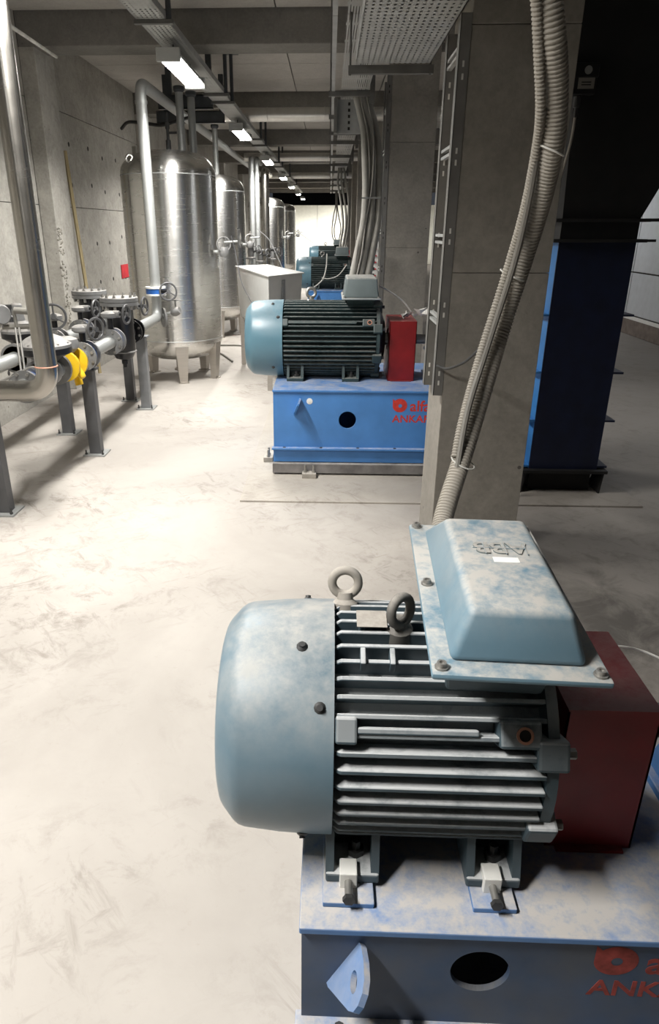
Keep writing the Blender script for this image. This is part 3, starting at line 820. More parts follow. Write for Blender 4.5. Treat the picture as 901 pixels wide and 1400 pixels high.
for (x, y) in ((DX0 - .05, DY0 - .03), (DX1 + .02, DY0 - .03)):
    MB().hexa([(x, y, .012), (x + .012, y, .012), (x + .012, y + .2, .012), (x, y + .2, .012)], [(x + .02, y + .02, .15), (x + .032, y + .02, .15), (x + .032, y + .15, .15), (x + .02, y + .15, .15)]).build('gusset', 'duct_black', t, smooth=False)
for z in (1.57, 1.68):
    f_ = MB().box((DX0 - .045, DY0 - .04, z), (DX1 + .045, DY1 + .04, z + .018)).build('flange', 'duct_black', t, smooth=False)
    MB().box((DX1 + .045, DY0 + .02, z + .002), (DX1 + .12, DY0 + .04, z + .016)).build('flange_bolt', 'duct_black', f_, smooth=False)
MB().box((DX0, DY0 + .0, 1.588), (DX1, DY1, 1.68)).build('flexible_joint', 'plastic_black', t, smooth=False)
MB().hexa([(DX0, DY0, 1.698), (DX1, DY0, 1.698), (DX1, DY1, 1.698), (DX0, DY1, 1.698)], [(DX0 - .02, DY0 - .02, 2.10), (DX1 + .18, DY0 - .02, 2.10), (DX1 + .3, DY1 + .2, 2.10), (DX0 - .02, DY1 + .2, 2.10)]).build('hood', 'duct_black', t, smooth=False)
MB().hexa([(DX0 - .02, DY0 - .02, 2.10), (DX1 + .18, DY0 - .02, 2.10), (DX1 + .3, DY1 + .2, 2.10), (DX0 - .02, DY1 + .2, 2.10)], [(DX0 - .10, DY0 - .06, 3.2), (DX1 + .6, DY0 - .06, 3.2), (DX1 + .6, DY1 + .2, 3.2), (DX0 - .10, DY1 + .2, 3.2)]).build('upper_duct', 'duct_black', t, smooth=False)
# pressure switch on the hood
s0 = on_y(797, 108, 4.30)
t = thing('pressure_switch', 'small black switch box with a white label on the dark hood', 'switch', s0)
MB().cbox(s0 + Vector((0, 0, .035)), (.14, .07, .07), 0).build('head', 'plastic_black', t, smooth=False, bevel=.006)
MB().lathe([(.020, 0), (.020, .002)], s0 + Vector((.012, -.036, .035)), (0, -1, 0), 20).build('badge', 'tray_grey', t)
bd = MB().cbox(s0 + Vector((.005, 0, -.035)), (.12, .065, .085), 0).build('body', 'plastic_black', t, smooth=False, bevel=.006)
MB().cbox(s0 + Vector((.010, -.0335, -.025)), (.085, .002, .05), 0).build('label_plate', 'conduit_pale', bd, smooth=False)
for q in (-.010, .002):
    MB().cbox(s0 + Vector((.010, -.0347, -.022 + q)), (.05, .001, .005), 0).build('label_print', 'hole_dark', bd, smooth=False)
MB().lathe([(.018, 0), (.018, .05), (.010, .055), (.010, .10)], s0 + Vector((-.015, 0, -.08)), (0, 0, -1), 10).build('cable_gland', 'bolt_dark', t)
MB().tube(smooth_path([s0 + Vector((-.015, 0, -.17)), s0 + Vector((-.02, .0, -.3)), s0 + Vector((-.05, .02, -.5)), s0 + Vector((-.09, .03, -.7)), s0 + Vector((-.12, .03, -1.2)), s0 + Vector((-.11, .0, -1.75)), s0 + Vector((-.13, -.05, -2.32))]), .008, 8).build('cable', 'conduit_grey', t)
MB().box(s0 + Vector((-.05, .03, -.02)), s0 + Vector((.05, .075, .02))).build('bracket', 'plastic_black', t, smooth=False)

# ================================================================== CABLE TRAYS over the motor row
t = thing('cable_tray', 'wide pale perforated cable tray above the nearest motor', 'cable tray', (.33, 2, 2.5))
for k in range(3):
    y0 = 4.53 - (k + 1) * 2.0
    MB().box((.13, y0 + .004, 2.5), (.545, y0 + 1.996, 2.503)).build('tray_bottom', 'tray_perf', t, smooth=False)
    for x in (.13, .542):
        MB().box((x, y0 + .004, 2.5), (x + .003, y0 + 1.996, 2.58)).build('tray_side', 'tray_grey', t, smooth=False)
for y in (.6, 2.6, 4.56):
    q = thing('tray_support', 'dark strut trapeze under the wide pale cable tray', 'support', (.33, y, ZC), 'trapeze supports of the wide tray')
    MB().box((.09, y - .02, 2.455), (.57 if y > 4 else .54, y + .02, 2.497)).build('crossbar', 'tray_dark', q, smooth=False)
    for x in (.10, .552):
        MB().cyl((x, y, 2.45), (x, y, ZC), .007, n=6).build('rod', 'tray_dark', q)
cb = thing('cable_bundle', 'dark power cables lying in the wide pale tray', 'cables', (.33, 2, 2.505))
for i in range(12):
    x = .155 + i * .033
    MB().tube([(x, -1.4, 2.519), (x + random.uniform(-.004, .004), 1.5, 2.519), (x, 4.45, 2.519)], .0155, 6).build('cable', 'cable_black', cb)
t = thing('cable_tray', 'long narrow cable tray with a perforated side running down the motor row', 'cable tray', (.15, 10, 2.75))
AX0, AX1 = -.0, .31
for k in range(7):
    y0 = 1.0 + k * 3.6
    MB().box((AX0 + .075, y0, 2.75), (AX1, y0 + 3.59, 2.753)).build('tray_bottom', 'tray_slot', t, smooth=False)
    MB().box((AX0 - .004, y0, 2.742), (AX0, y0 + 3.59, 2.80)).box((AX0, y0, 2.742), (AX0 + .025, y0 + 3.59, 2.746)).build('tray_side', 'tray_grey', t, smooth=False)
    MB().box((AX1, y0, 2.742), (AX1 + .004, y0 + 3.59, 2.84)).build('tray_side', 'tray_grey', t, smooth=False)
    hb = MB()
    for i in range(60):
        hb.box((AX0 - .0052, y0 + .03 + i * .059, 2.766), (AX0 - .0042, y0 + .055 + i * .059, 2.778))
    hb = hb.build('side_perforation', 'hole_dark', t, smooth=False); hb['kind'] = 'stuff'
for y in (6.9, 8.25, 9.6, 10.6, 12.6, 14.2, 16.0, 18.5, 21.0, 24.0):
    q = thing('tray_support', 'dark strut crossbar and hanger under the long narrow tray', 'support', (.15, y, ZC), 'supports of the long tray')
    MB().box((AX0 - .03, y - .02, 2.705), (AX1 + .05, y + .02, 2.747)).build('crossbar', 'tray_dark', q, smooth=False)
    MB().box((AX1 + .02, y - .025, 2.65), (AX1 + .06, y + .025, ZC)).build('post', 'tray_dark', q, smooth=False)
    MB().cyl((AX0 - .015, y, 2.7), (AX0 - .015, y, ZC), .006, n=6).build('rod', 'tray_dark', q)
# drop-out bracket where the cables leave the tray
q = thing('drop_bracket', 'perforated steel bracket where the cables leave the long tray', 'bracket', (.25, 7.3, 2.62))
MB().box((.05, 7.28, 2.46), (.36, 7.30, 2.74)).build('plate', 'tray_grey', q, smooth=False)
MB().box((.02, 7.20, 2.46), (.05, 7.30, 2.74)).build('side', 'tray_dark', q, smooth=False)
hb = MB()
for i in range(5):
    hb.box((.15, 7.276, 2.49 + i * .05), (.17, 7.2795, 2.515 + i * .05))
hb.build('slots', 'hole_dark', q, smooth=False)['kind'] = 'stuff'

# vertical cable ladders on the columns
for yb, zb0, zb1, nm in ((3.3, .90, 2.44, 'the column beside the nearest motor'), (7.4, .55, 2.95, 'the column behind the second motor')):
    t = thing('cable_ladder', 'grey vertical cable ladder fixed to ' + nm, 'cable ladder', (COLX0 - .02, yb + .2, zb0))
    for y0, y1, zz in ((yb - .004, yb + .055, zb0), (yb + .33, yb + .39, zb0 - .02)):
        rl = MB().box((COLX0 - .045, y0, zz), (COLX0 - .001, y0 + .003, zb1)).box((COLX0 - .045, y0, zz), (COLX0 - .042, y1, zb1)).build('rail', 'rail_grey', t, smooth=False)
        z = zz + .05; i = 0; hb = MB()
        while z < zb1 - .05:
            hb.box((COLX0 - .027, y0 - .001, z), (COLX0 - .019, y0 - .0002, z + .022)); z += .045 if i % 2 == 0 else .27; i += 1
        hb.build('slots', 'hole_dark' if yb > 4 else 'cable_white', rl, smooth=False)['kind'] = 'stuff'
    z = zb0 + .32
    while z < zb1:
        MB().box((COLX0 - .04, yb + .05, z), (COLX0 - .02, yb + .34, z + .012)).build('rung', 'tray_grey', t, smooth=False)
        MB().box((COLX0 - .04, yb + .05, z + .03), (COLX0 - .02, yb + .34, z + .042)).build('rung', 'tray_grey', t, smooth=False)
        z += .36
# pale slotted strip with red caps behind the cables
p0 = on_y(506, 335, 7.28)
MB().box((p0.x - .02, 7.28, .9), (p0.x + .085, 7.29, 1.52)).build('slotted_strip', 'cable_white', t, smooth=False)
for i in range(9):
    z = .95 + i * .062
    MB().box((p0.x + .025, 7.272, z), (p0.x + .05, 7.281, z + .025)).build('slot', 'hole_dark', t, smooth=False)
    MB().box((p0.x + .052, 7.270, z + .002), (p0.x + .068, 7.281, z + .012)).build('red_cap', 'red_sign', t, smooth=False)

# ================================================================== CONDUITS
def corrugated(pts, r, pitch, amp, name, mat, label, cat='conduit', group=None, n=14):
    p = smooth_path(pts, 10)
    L = [0]
    for i in range(1, len(p)): L.append(L[-1] + (p[i] - p[i - 1]).length)
    tot = L[-1]; m = int(tot / pitch * 4); out = []; rr = []; j = 0
    for i in range(m + 1):
        s = tot * i / m
        while j < len(L) - 2 and L[j + 1] < s: j += 1
        f = (s - L[j]) / max(1e-9, L[j + 1] - L[j])
        out.append(p[j].lerp(p[j + 1], f)); rr.append(r + (amp if i % 4 in (1, 2) else -amp * .6))
    return tag(MB().tube(out, rr, n).build(name, mat, at=pts[0]), label, cat, group)
path1 = [deep(603, 742, 1.60), deep(607, 705, 1.66), deep(634, 620, 1.72), deep(660, 535, 1.76), deep(690, 435, 1.76), deep(717, 350, 1.66), deep(741, 270, 1.54), deep(757, 190, 1.42), deep(760, 110, 1.33), deep(755, 40, 1.26), deep(744, -40, 1.21), deep(715, -150, 1.17)]
corrugated(path1, .0225, .0085, .0016, 'corrugated_conduit', 'conduit_grey', 'thick grey corrugated conduit rising from the nearest terminal box')
path2 = [deep(622, 625, 1.70), deep(632, 575, 1.71), deep(655, 490, 1.73), deep(690, 380, 1.68), deep(716, 290, 1.56), deep(733, 205, 1.44), deep(739, 150, 1.36), deep(737, 80, 1.29), deep(733, 0, 1.22), deep(725, -60, 1.18)]
corrugated(path2, .0095, .0075, .0012, 'corrugated_conduit', 'conduit_grey', 'thin grey corrugated conduit strapped along the thick one', n=10)
path3 = [deep(625, 640, 1.69), deep(640, 560, 1.70), deep(668, 470, 1.72), deep(703, 360, 1.63), deep(724, 270, 1.52), deep(737, 190, 1.42), deep(743, 150, 1.36)]
tag(MB().tube(smooth_path(path3), .0075, 8).build('cable', 'cable_grey', at=path3[0]), 'smooth grey cable tied beside the thick corrugated conduit', 'cable')
for (u, v, zc, rr) in ((633, 632, 1.71, .031), (701, 376, 1.70, .033), (752, 205, 1.44, .031)):
    c = deep(u, v, zc)
    q = MB().torus(c, Vector((.35, -.15, .9)), rr, .002, 20, 6).build('cable_tie', 'cable_white', at=c)
    tag(q, 'pale cable tie around the grey conduits', 'cable tie', 'cable ties on the conduits')
cc = [on_y(597, 500, 3.25), on_y(612, 504, 3.2), on_y(635, 495, 3.05), on_y(655, 478, 2.6), deep(662, 475, 1.78)]
tag(MB().tube(smooth_path(cc), .006, 8).build('cable', 'cable_black', at=cc[0]), 'thin dark cable running from the ladder foot to the conduits', 'cable')
# cables to the second motor
GL = 'grey flexible conduits hanging in front of the second column'
for i, (us, yy) in enumerate((((497, 499, 500, 497, 489, 482), 0), ((506, 508, 509, 506, 499, 492), .03), ((514, 518, 518, 516, 509, 502), .06))):
    vv = (178, 215, 260, 305, 345, 380); Y = (7.05, 6.85, 6.6, 6.3, 5.95, 5.62)
    pts = [Vector((.22 + .05 * i, 7.15, 2.74))] + [on_y(u, v, y + yy) for u, v, y in zip(us, vv, Y)]
    o = MB().tube(smooth_path(pts), .031, 12).build('flexible_conduit', 'conduit_pale', at=pts[-1])
    tag(o, 'thick pale conduit sweeping from the long tray to the second motor', 'conduit', GL)
for i, us in enumerate(((502, 505, 504, 496, 488, 484), (510, 511, 508, 500, 495, 488))):
    vv = (178, 215, 260, 305, 345, 378); Y = (7.0, 6.82, 6.58, 6.27, 5.9, 5.6)
    pts = [Vector((.25 + .06 * i, 7.1, 2.74))] + [on_y(u, v, y) for u, v, y in zip(us, vv, Y)]
    o = MB().tube(smooth_path(pts), .008, 8).build('cable', 'cable_grey', at=pts[-1])
    tag(o, 'thin grey cable hanging between the thick conduits of the second motor', 'cable', 'thin cables of the second motor')
q = MB().box(on_y(496, 272, 6.5) + Vector((-.01, -.06, 0)), on_y(520, 272, 6.5) + Vector((0, -.05, .012))).build('cable_clamp', 'tray_grey', smooth=False, at=on_y(500, 272, 6.5))
tag(q, 'flat clamp bar across the thick pale conduits', 'clamp')
# cables to the third motor
for i, us in enumerate(((462, 465, 468, 469, 466, 464), (467, 470, 473, 473, 470, 467), (473, 476, 477, 476, 473, 471))):
    vv = (250, 268, 290, 310, 330, 344); Y = (15.0, 14.8, 14.5, 14.2, 13.9, 13.6)
    pts = [Vector((.16 + .05 * i, 15.25, 2.74))] + [on_y(u, v, y) for u, v, y in zip(us, vv, Y)]
    o = MB().tube(smooth_path(pts), .022, 8).build('flexible_conduit', 'conduit_pale', at=pts[-1])
    tag(o, 'thick conduit dropping from the long tray behind the third motor', 'conduit', 'conduits of the third motor')
for i, us in enumerate(((459, 456, 454, 455, 460), (460, 460, 457, 458, 462), (461, 463, 466, 464, 463))):
    vv = (280, 295, 312, 325, 332); 
    pts = [on_y(us[0], 262, 22.0)] + [on_y(u, v, 21.9) for u, v in zip(us, vv)]
    o = MB().tube(smooth_path(pts), .018, 6).build('cable', 'cable_grey', at=pts[-1])
    tag(o, 'loose cable looping down to the fourth motor', 'cable', 'loose cables of the fourth motor')
# thin blue-white hose at the second terminal box
pts = [on_y(519, 391, 5.2), on_y(535, 400, 5.25), on_y(552, 413, 5.3), on_y(566, 432, 5.3)]
tag(MB().tube(smooth_path(pts), .006, 6).build('hose', 'cable_white', at=pts[0]), 'thin pale hose running from the second terminal box to the red guard', 'hose')
pts = [on_y(822, 884, 1.55), on_y(850, 884, 1.5), on_y(878, 890, 1.48), on_y(905, 901, 1.46), on_y(940, 915, 1.46)]
tag(MB().tube(smooth_path(pts), .003, 6).build('cable', 'cable_white', at=pts[0]), 'thin white cable beside the nearest red guard', 'cable')

# ================================================================== TANKS
def make_tank(c, r, zb, zt, label, valve=True, seed=0):
    """c = centre on the floor; zb/zt = lower and upper seam height"""
    t = thing('pressure_tank', label, 'tank', (c[0], c[1], 0), 'stainless pressure tanks', local=True)
    MB().lathe([(r, zb), (r, zt)], (0, 0, 0), (0, 0, 1), 72, False, False).build('shell', 'tank_steel', t)
    dome = [(r * math.cos(a) if a < .01 else r * (math.cos(a) ** .62), .25 * r / .515 * math.sin(a)) for a in [PI / 2 * i / 12 for i in range(13)]]
    dome = [(max(x, .002), z) for x, z in dome]
    MB().lathe([(x, zt + z) for x, z in dome], (0, 0, 0), (0, 0, 1), 72, False, True).build('top_dome', 'tank_steel', t)
    MB().lathe([(x, zb - z) for x, z in dome], (0, 0, 0), (0, 0, 1), 72, False, True).build('bottom_dome', 'tank_steel', t)
    for z in (zb, zt):
        MB().torus((0, 0, z), (0, 0, 1), r, .004, 72, 6).build('weld_seam', 'pipe_galv', t)
    for a in (-75, -15, 60, 150):
        m = Matrix.Rotation(R(a), 4, 'Z')
        lg = MB().hexa([m @ Vector(p) for p in ((r * .80, -.045, .012), (r * .92, -.045, .012), (r * .92, .045, .012), (r * .80, .045, .012))],
                       [m @ Vector(p) for p in ((r * .78, -.075, zb - .05), (r * .985, -.075, zb - .05), (r * .985, .075, zb - .05), (r * .78, .075, zb - .05))]).build('leg', 'leg_steel', t, smooth=False, bevel=.004)
        MB().box((r * .76, -.06, 0), (r * .96, .06, .012), m).build('foot_plate', 'leg_steel', lg, smooth=False)
    m = Matrix.Rotation(R(-140), 4, 'Z')
    MB().torus(m @ Vector((r * .86, 0, zt + .15)), m.to_3x3() @ Vector((0, 1, 0)), .035, .012, 16, 8).build('lifting_lug', 'tank_steel', t)
    MB().lathe([(.05, 0), (.05, .12), (.075, .12), (.075, .14)], (0, 0, zb - .26 * r / .515), (0, 0, -1), 16).build('drain_nozzle', 'leg_steel', t)
    if valve:
        # outlet valve with a hand wheel on the aisle side
        a = R(-12); d = Vector((math.cos(a), math.sin(a), 0)); z = 1.46
        nz = MB().cyl(d * (r - .02) + Vector((0, 0, z - .06)), d * (r + .10) + Vector((0, 0, z - .06)), .022, n=12).build('nozzle', 'pipe_galv', t)
        MB().lathe([(.045, -.05), (.06, -.02), (.06, .02), (.045, .05)], d * (r + .10) + Vector((0, 0, z - .06)), (0, 0, 1), 14).build('valve_body', 'cast_grey', nz)
        MB().cyl(d * (r + .10) + Vector((0, 0, z - .02)), d * (r + .10) + Vector((0, 0, z + .14)), .012, n=8).build('valve_stem', 'bolt_steel', nz)
        MB().torus(d * (r + .10) + Vector((0, -.03, z + .02)), (.3, -1, .1), .075, .009, 20, 8).build('hand_wheel', 'cast_grey', nz)
        MB().cyl(d * (r + .10) + Vector((0, 0, z + .04)), d * (r + .26) + Vector((0, 0, z + .05)), .013, n=8).build('branch_pipe', 'pipe_galv', nz)
    return t
make_tank((-1.765, 8.2), .512, .47, 2.165, 'large stainless pressure tank beside the black filters')
make_tank((-1.86, 11.75), .512, .47, 2.165, 'stainless pressure tank behind the steel bin, next after the large near one')
make_tank((-1.765, 20.6), .512, .47, 2.165, 'bright stainless tank far down the aisle, past the tall vertical pipes')
make_tank((-1.70, 25.6), .512, .47, 2.165, 'last stainless tank, nearest to the white partition')
# thin hose from tank outlet valves
for pts, lb in (([on_y(316, 322, 8.05), on_y(322, 345, 8.0), on_y(330, 385, 7.8), on_y(345, 415, 7.6)], 'thin grey hose drooping from the outlet valve of the large near tank'),
                ([on_y(352, 313, 11.6), on_y(368, 328, 11.5), on_y(378, 348, 11.3), on_y(386, 366, 11.0)], 'thin dark hose drooping from the outlet valve of the second tank'),
                ([on_y(403, 315, 25.4), on_y(414, 322, 25.0), on_y(428, 332, 24.0)], 'thin hose reaching from the last tank toward the fourth motor')):
    tag(MB().tube(smooth_path(pts), .006, 6).build('hose', 'leg_grey', at=pts[0]), lb, 'hose')
for u0, v0, u1, v1, lb in ((292, 472, 345, 473, 'thin pipe lying on the floor behind the large near tank'), (290, 478, 318, 494, 'thin cable end lying on the bright floor by the large near tank')):
    a, b = on_z(u0, v0, .015), on_z(u1, v1, .015)
    tag(MB().tube([a, (a + b) / 2 + Vector((.02, .03, 0)), b], .012, 6).build('floor_pipe', 'cable_grey', at=a), lb, 'pipe')

# ================================================================== STEEL BIN behind the second motor
P = [on_z(321, 364, 1.2), on_z(366, 362, 1.2), on_z(416, 373, 1.2), on_z(367, 378, 1.2)]
cen = sum(P, Vector()) / 4
t = thing('steel_bin', 'slanting box of brushed steel sheet with a flat bright lid behind the second motor', 'bin', (cen.x, cen.y, 0))
def shrink(ps, k, z): return [Vector((cen.x + (p.x - cen.x) * k, cen.y + (p.y - cen.y) * k, z)) for p in ps]
MB().hexa(shrink(P, .88, .62), shrink(P, .95, 1.19)).build('body', 'bin_steel', t, smooth=False, bevel=.006)
MB().hexa(shrink(P, .4, .42), shrink(P, .88, .62)).build('hopper', 'bin_steel', t, smooth=False)
MB().hexa(shrink(P, 1.0, 1.19), shrink(P, 1.0, 1.205)).build('lid', 'bin_steel', t, smooth=False, bevel=.003)
f0, f1 = shrink(P, .95, 1.15)[3], shrink(P, .95, 1.15)[2]
d = (f1 - f0); nrm = Vector((d.y, -d.x, 0)).normalized() * .006
mid = f0 + d * .42
MB().hexa([mid + nrm - Vector((0, 0, .5)) - d.normalized() * .02, mid + nrm - Vector((0, 0, .5)) + d.normalized() * .03, mid - nrm - Vector((0, 0, .5)) + d.normalized() * .03, mid - nrm - Vector((0, 0, .5)) - d.normalized() * .02],
          [mid + nrm - d.normalized() * .02, mid + nrm + d.normalized() * .03, mid - nrm + d.normalized() * .03, mid - nrm - d.normalized() * .02]).build('seam_strip', 'leg_light', t, smooth=False)
for p in shrink(P, .8, 0):
    MB().box((p.x - .025, p.y - .025, 0), (p.x + .025, p.y + .025, .7)).build('leg', 'leg_steel', t, smooth=False)

# ================================================================== GAS / AIR TRAIN on the left
FX, FZ = -1.80, .775        # front run
BX, BZ = -2.26, .775        # rear run
RP = .050
def pipe(name, mat, label, pts, r, cat='pipe', group=None, n=20, at=None):
    return tag(MB().tube(pts, r, n).build(name, mat, at=at or pts[0]), label, cat, group)
def bend(a, c, b, r=.1, n=8):
    """corner a-c-b rounded by radius r"""
    a, b, c = Vector(a), Vector(b), Vector(c)
    u, v = (a - c).normalized(), (b - c).normalized()
    out = []
    p0, p1 = c + u * r, c + v * r
    for i in range(n + 1):
        t_ = i / n
        out.append(p0 * (1 - t_) ** 2 + c * (2 * t_ * (1 - t_)) + p1 * t_ ** 2)
    return [a] + out + [b]
def flange_pair(x, y, z, label, mat='cast_grey', inner='valve_blue', R0=.105, w=.075):
    t = thing('wafer_valve', label, 'valve', (x, y, z), 'flanged valves of the pipe train')
    for s in (-1, 1):
        fl_ = MB().ring((x, y + s * (w / 2 + .011), z), (0, 1, 0), R0, RP * .9, .022, 28).build('flange', mat, t)
        for i in range(8):
            a = 2 * PI * (i + .5) / 8
            c = Vector((x + math.cos(a) * R0 * .82, y + s * (w / 2 + .022), z + math.sin(a) * R0 * .82))
            MB().lathe([(.011, 0), (.011, .012)], c, (0, s, 0), 6).build('nut', 'bolt_steel', fl_)
    MB().ring((x, y, z), (0, 1, 0), R0 * .80, RP * .8, w, 28).build('body', inner, t)
    return t
def wheel(mb_parent, c, axis, Rr, mat='wheel_grey'):
    axis = Vector(axis).normalized()
    w = MB().torus(c, axis, Rr, .010, 26, 8).build('hand_wheel', mat, mb_parent)
    x, y, d = frame_of(axis)
    for i in range(3):
        a = 2 * PI * i / 3 + .5
        e = Vector(c) + (x * math.cos(a) + y * math.sin(a)) * Rr
        MB().cyl(c, e, .007, n=6).build('spoke', mat, w)
    MB().lathe([(.018, -.015), (.018, .015)], c, axis, 12).build('hub', mat, w)
def gear(t, x, y, z0, z1, out, Rr, axis=(1, 0, 0)):
    """neck, worm gear housing and hand wheel above a valve"""
    MB().lathe([(.024, 0), (.024, z1 - z0 - .03)], (x, y, z0), (0, 0, 1), 12).build('neck', 'cast_black', t)
    MB().lathe([(.055, 0), (.070, .012), (.070, .038), (.045, .050), (.030, .054)], (x, y, z1 - .03), (0, 0, 1), 20).build('gear_housing', 'cast_grey', t)
    ax = Vector(axis).normalized()
    p = Vector((x, y, z1)); q = p + ax * out
    MB().cyl(p + ax * .03, q, .012, n=8).build('worm_shaft', 'cast_black', t)
    MB().cyl(p + ax * .03, p + ax * (out * .6), .028, n=12).build('worm_housing', 'cast_grey', t)
    wheel(t, q, ax, Rr)

def leg(u, v, ztop, name='pipe_stand', mat='leg_grey', lab='', x=None):
    b = on_z(u, v)
    t = thing(name, lab, 'stand', (b.x, b.y, 0), 'steel stands under the pipe train')
    MB().box((b.x - .045, b.y - .04, .012), (b.x + .045, b.y + .04, ztop)).build('post', mat, t, smooth=False, bevel=.004)
    ft = MB().box((b.x - .085, b.y - .085, 0), (b.x + .085, b.y + .085, .012)).build('foot_plate', 'tray_grey', t, smooth=False)
    for dx in (-.065, .065):
        MB().lathe([(.010, 0), (.010, .012), (.006, .012), (.006, .035)], (b.x + dx, b.y - .06, .012), (0, 0, 1), 6).build('anchor_bolt', 'bolt_dark', ft)
    MB().box((b.x - .07, b.y - .06, ztop), (b.x + .07, b.y + .06, ztop + .012)).build('cap_plate', mat, t, smooth=False)
    return t, b
leg(8, 700, .70, lab='dark steel stand under the elbow of the thick stainless pipe')
leg(133, 620, .66, lab='dark steel stand under the flanged valve of the front pipe run')
leg(201, 558, .69, mat='leg_light', lab='light grey steel stand under the front pipe run near the large tank')
leg(95, 592, .66, lab='dark steel stand under the rear pipe run, behind the yellow valve')
leg(180, 547, .66, lab='dark steel stand under the rear pipe run, behind the nearer black filter')
# thick stainless riser and elbow
px, py = -1.605, 3.86
pipe('riser_pipe', 'pipe_stainless', 'thick stainless riser pipe with an elbow at its foot turning to the wall',
     bend((px, py, ZC), (px, py, .775), (-2.9, py, .775), .14, 10), .060, n=28, at=(px, py, .7))
q = MB().torus((px, py, .92), (0, 0, 1), .0605, .004, 28, 6).build('weld_ring', 'rust_ring', at=(px, py, .92))
tag(q, 'brown weld ring above the elbow of the thick stainless riser', 'weld')
# front run
pipe('pipe', 'pipe_galv', 'pale steel pipe between the yellow valve and the nearer black filter', [(FX, 4.81, FZ), (FX, 5.70, FZ)], RP, group='pipes of the train')
pipe('pipe', 'pipe_galv', 'steel pipe passing the elbow of the stainless riser', [(FX, 3.96, FZ), (FX, 4.63, FZ)], RP, group='pipes of the train')
gy = 4.72
t = thing('gas_valve', 'bright yellow gas valve on the front pipe run', 'valve', (FX, gy, FZ))
MB().lathe([(.105, -.095), (.105, -.07), (.055, -.06), (.07, -.02), (.07, .02), (.055, .06), (.105, .07), (.105, .095)], (FX, gy, FZ), (0, 1, 0), 28).build('body', 'valve_yellow', t)
MB().lathe([(.03, 0), (.025, .07), (.018, .09)], (FX + .05, gy - .02, FZ - .02), (.6, -.2, -.7), 12).build('side_port', 'valve_yellow', t)
MB().lathe([(.02, 0), (.02, .04), (.028, .05), (.028, .09)], (FX + .02, gy + .06, FZ - .07), (.2, -.1, -1), 10).build('drain_plug', 'valve_yellow', t)
MB().lathe([(.035, 0), (.08, .04), (.085, .07), (.075, .10), (.04, .115)], (FX, gy, FZ + .07), (0, 0, 1), 28).build('actuator', 'cast_grey', t)
v = flange_pair(FX, 5.05, FZ, 'flanged valve with a hand wheel right after the yellow gas valve'); gear(v, FX, 5.05, FZ + .08, FZ + .20, .14, .075, (.9, -.45, 0))
v = flange_pair(FX, 5.74, FZ, 'flanged valve with a hand wheel before the nearer black filter'); gear(v, FX, 5.74, FZ + .08, FZ + .22, .15, .072, (1, -.15, 0))
v = flange_pair(FX, 6.37, FZ, 'flanged valve with a hand wheel after the nearer black filter', mat='cast_black', inner='cast_black'); gear(v, FX, 6.37, FZ + .08, FZ + .22, .14, .075, (1, -.15, 0))
def make_filter(x, y, z, rb, rl, ztop, label):
    t = thing('pipe_filter', label, 'filter', (x, y, z - .2), 'black basket filters')
    MB().lathe([(.02, -.21), (rb * .7, -.19), (rb, -.13), (rb, ztop - z)], (x, y, z), (0, 0, 1), 32).build('body', 'cast_black', t)
    MB().cyl((x, y - rb - .12, z), (x, y + rb + .12, z), RP * 1.15, n=20).build('port', 'cast_black', t)
    MB().lathe([(rl, 0), (rl, .028)], (x, y, ztop), (0, 0, 1), 36).build('body_flange', 'cast_grey', t)
    ld = MB().lathe([(rl, 0), (rl, .030), (rl * .96, .036)], (x, y, ztop + .032), (0, 0, 1), 36).build('lid', 'cast_grey', t)
    for i in range(12):
        a = 2 * PI * i / 12
        MB().lathe([(.013, -.10), (.013, -.072), (.008, -.072), (.008, 0), (.013, 0), (.013, .016), (.007, .016), (.007, .026)], (x + math.cos(a) * rl * .86, y + math.sin(a) * rl * .86, ztop + .068), (0, 0, 1), 8).build('lid_bolt', 'bolt_steel', ld)
    MB().lathe([(.028, 0), (.028, .03), (.018, .03), (.018, .06)], (x, y, z - .21), (0, 0, -1), 10).build('drain_plug', 'cast_black', t)
    MB().torus((x, y, z - .13), (0, 0, 1), rb, .008, 32, 6).build('weld_ring', 'cast_grey', t)
    return t
make_filter(FX + .0, 6.05, FZ, .105, .160, 1.035, 'nearer black basket filter with a bolted grey lid, on the front pipe run')
make_filter(BX, 6.66, BZ, .105, .160, 1.04, 'farther black basket filter with a bolted grey lid, on the rear pipe run')
# pipe to the riser in front of the tank
VX, VY = -1.795, 7.36
pipe('pipe', 'pipe_galv', 'steel elbow joining the front pipe run to the galvanised riser at the large tank', bend((FX, 6.45, FZ), (VX, VY, FZ), (VX, VY, 1.0), .12), RP, group='pipes of the train')
q = MB().ring((VX + .06, VY + .02, FZ), (.9, .5, 0), .10, .03, .02, 24).build('blind_flange', 'cast_grey', at=(VX + .06, VY, FZ))
tag(q, 'round grey blind flange on the elbow at the large tank', 'flange')
t = thing('butterfly_valve', 'blue butterfly valve with a hand wheel on the riser before the large tank', 'valve', (VX, VY, 1.0))
MB().lathe([(.105, 1.0), (.105, 1.018)], (VX, VY, 0), (0, 0, 1), 28).build('flange', 'white_paint', t)
MB().lathe([(.100, 1.018), (.100, 1.07)], (VX, VY, 0), (0, 0, 1), 28).build('body', 'valve_blue', t)
MB().lathe([(.105, 1.07), (.105, 1.088)], (VX, VY, 0), (0, 0, 1), 28).build('flange', 'white_paint', t)
MB().cyl((VX, VY - .05, 1.045), (VX + .14, VY - .08, 1.045), .02, n=10).build('worm_shaft', 'cast_black', t)
wheel(t, Vector((VX + .15, VY - .09, 1.045)), (.45, -1, .15), .085)
t = thing('small_valve', 'small grey lever valve at the foot of the galvanised riser', 'valve', (VX + .22, VY - .02, .84))
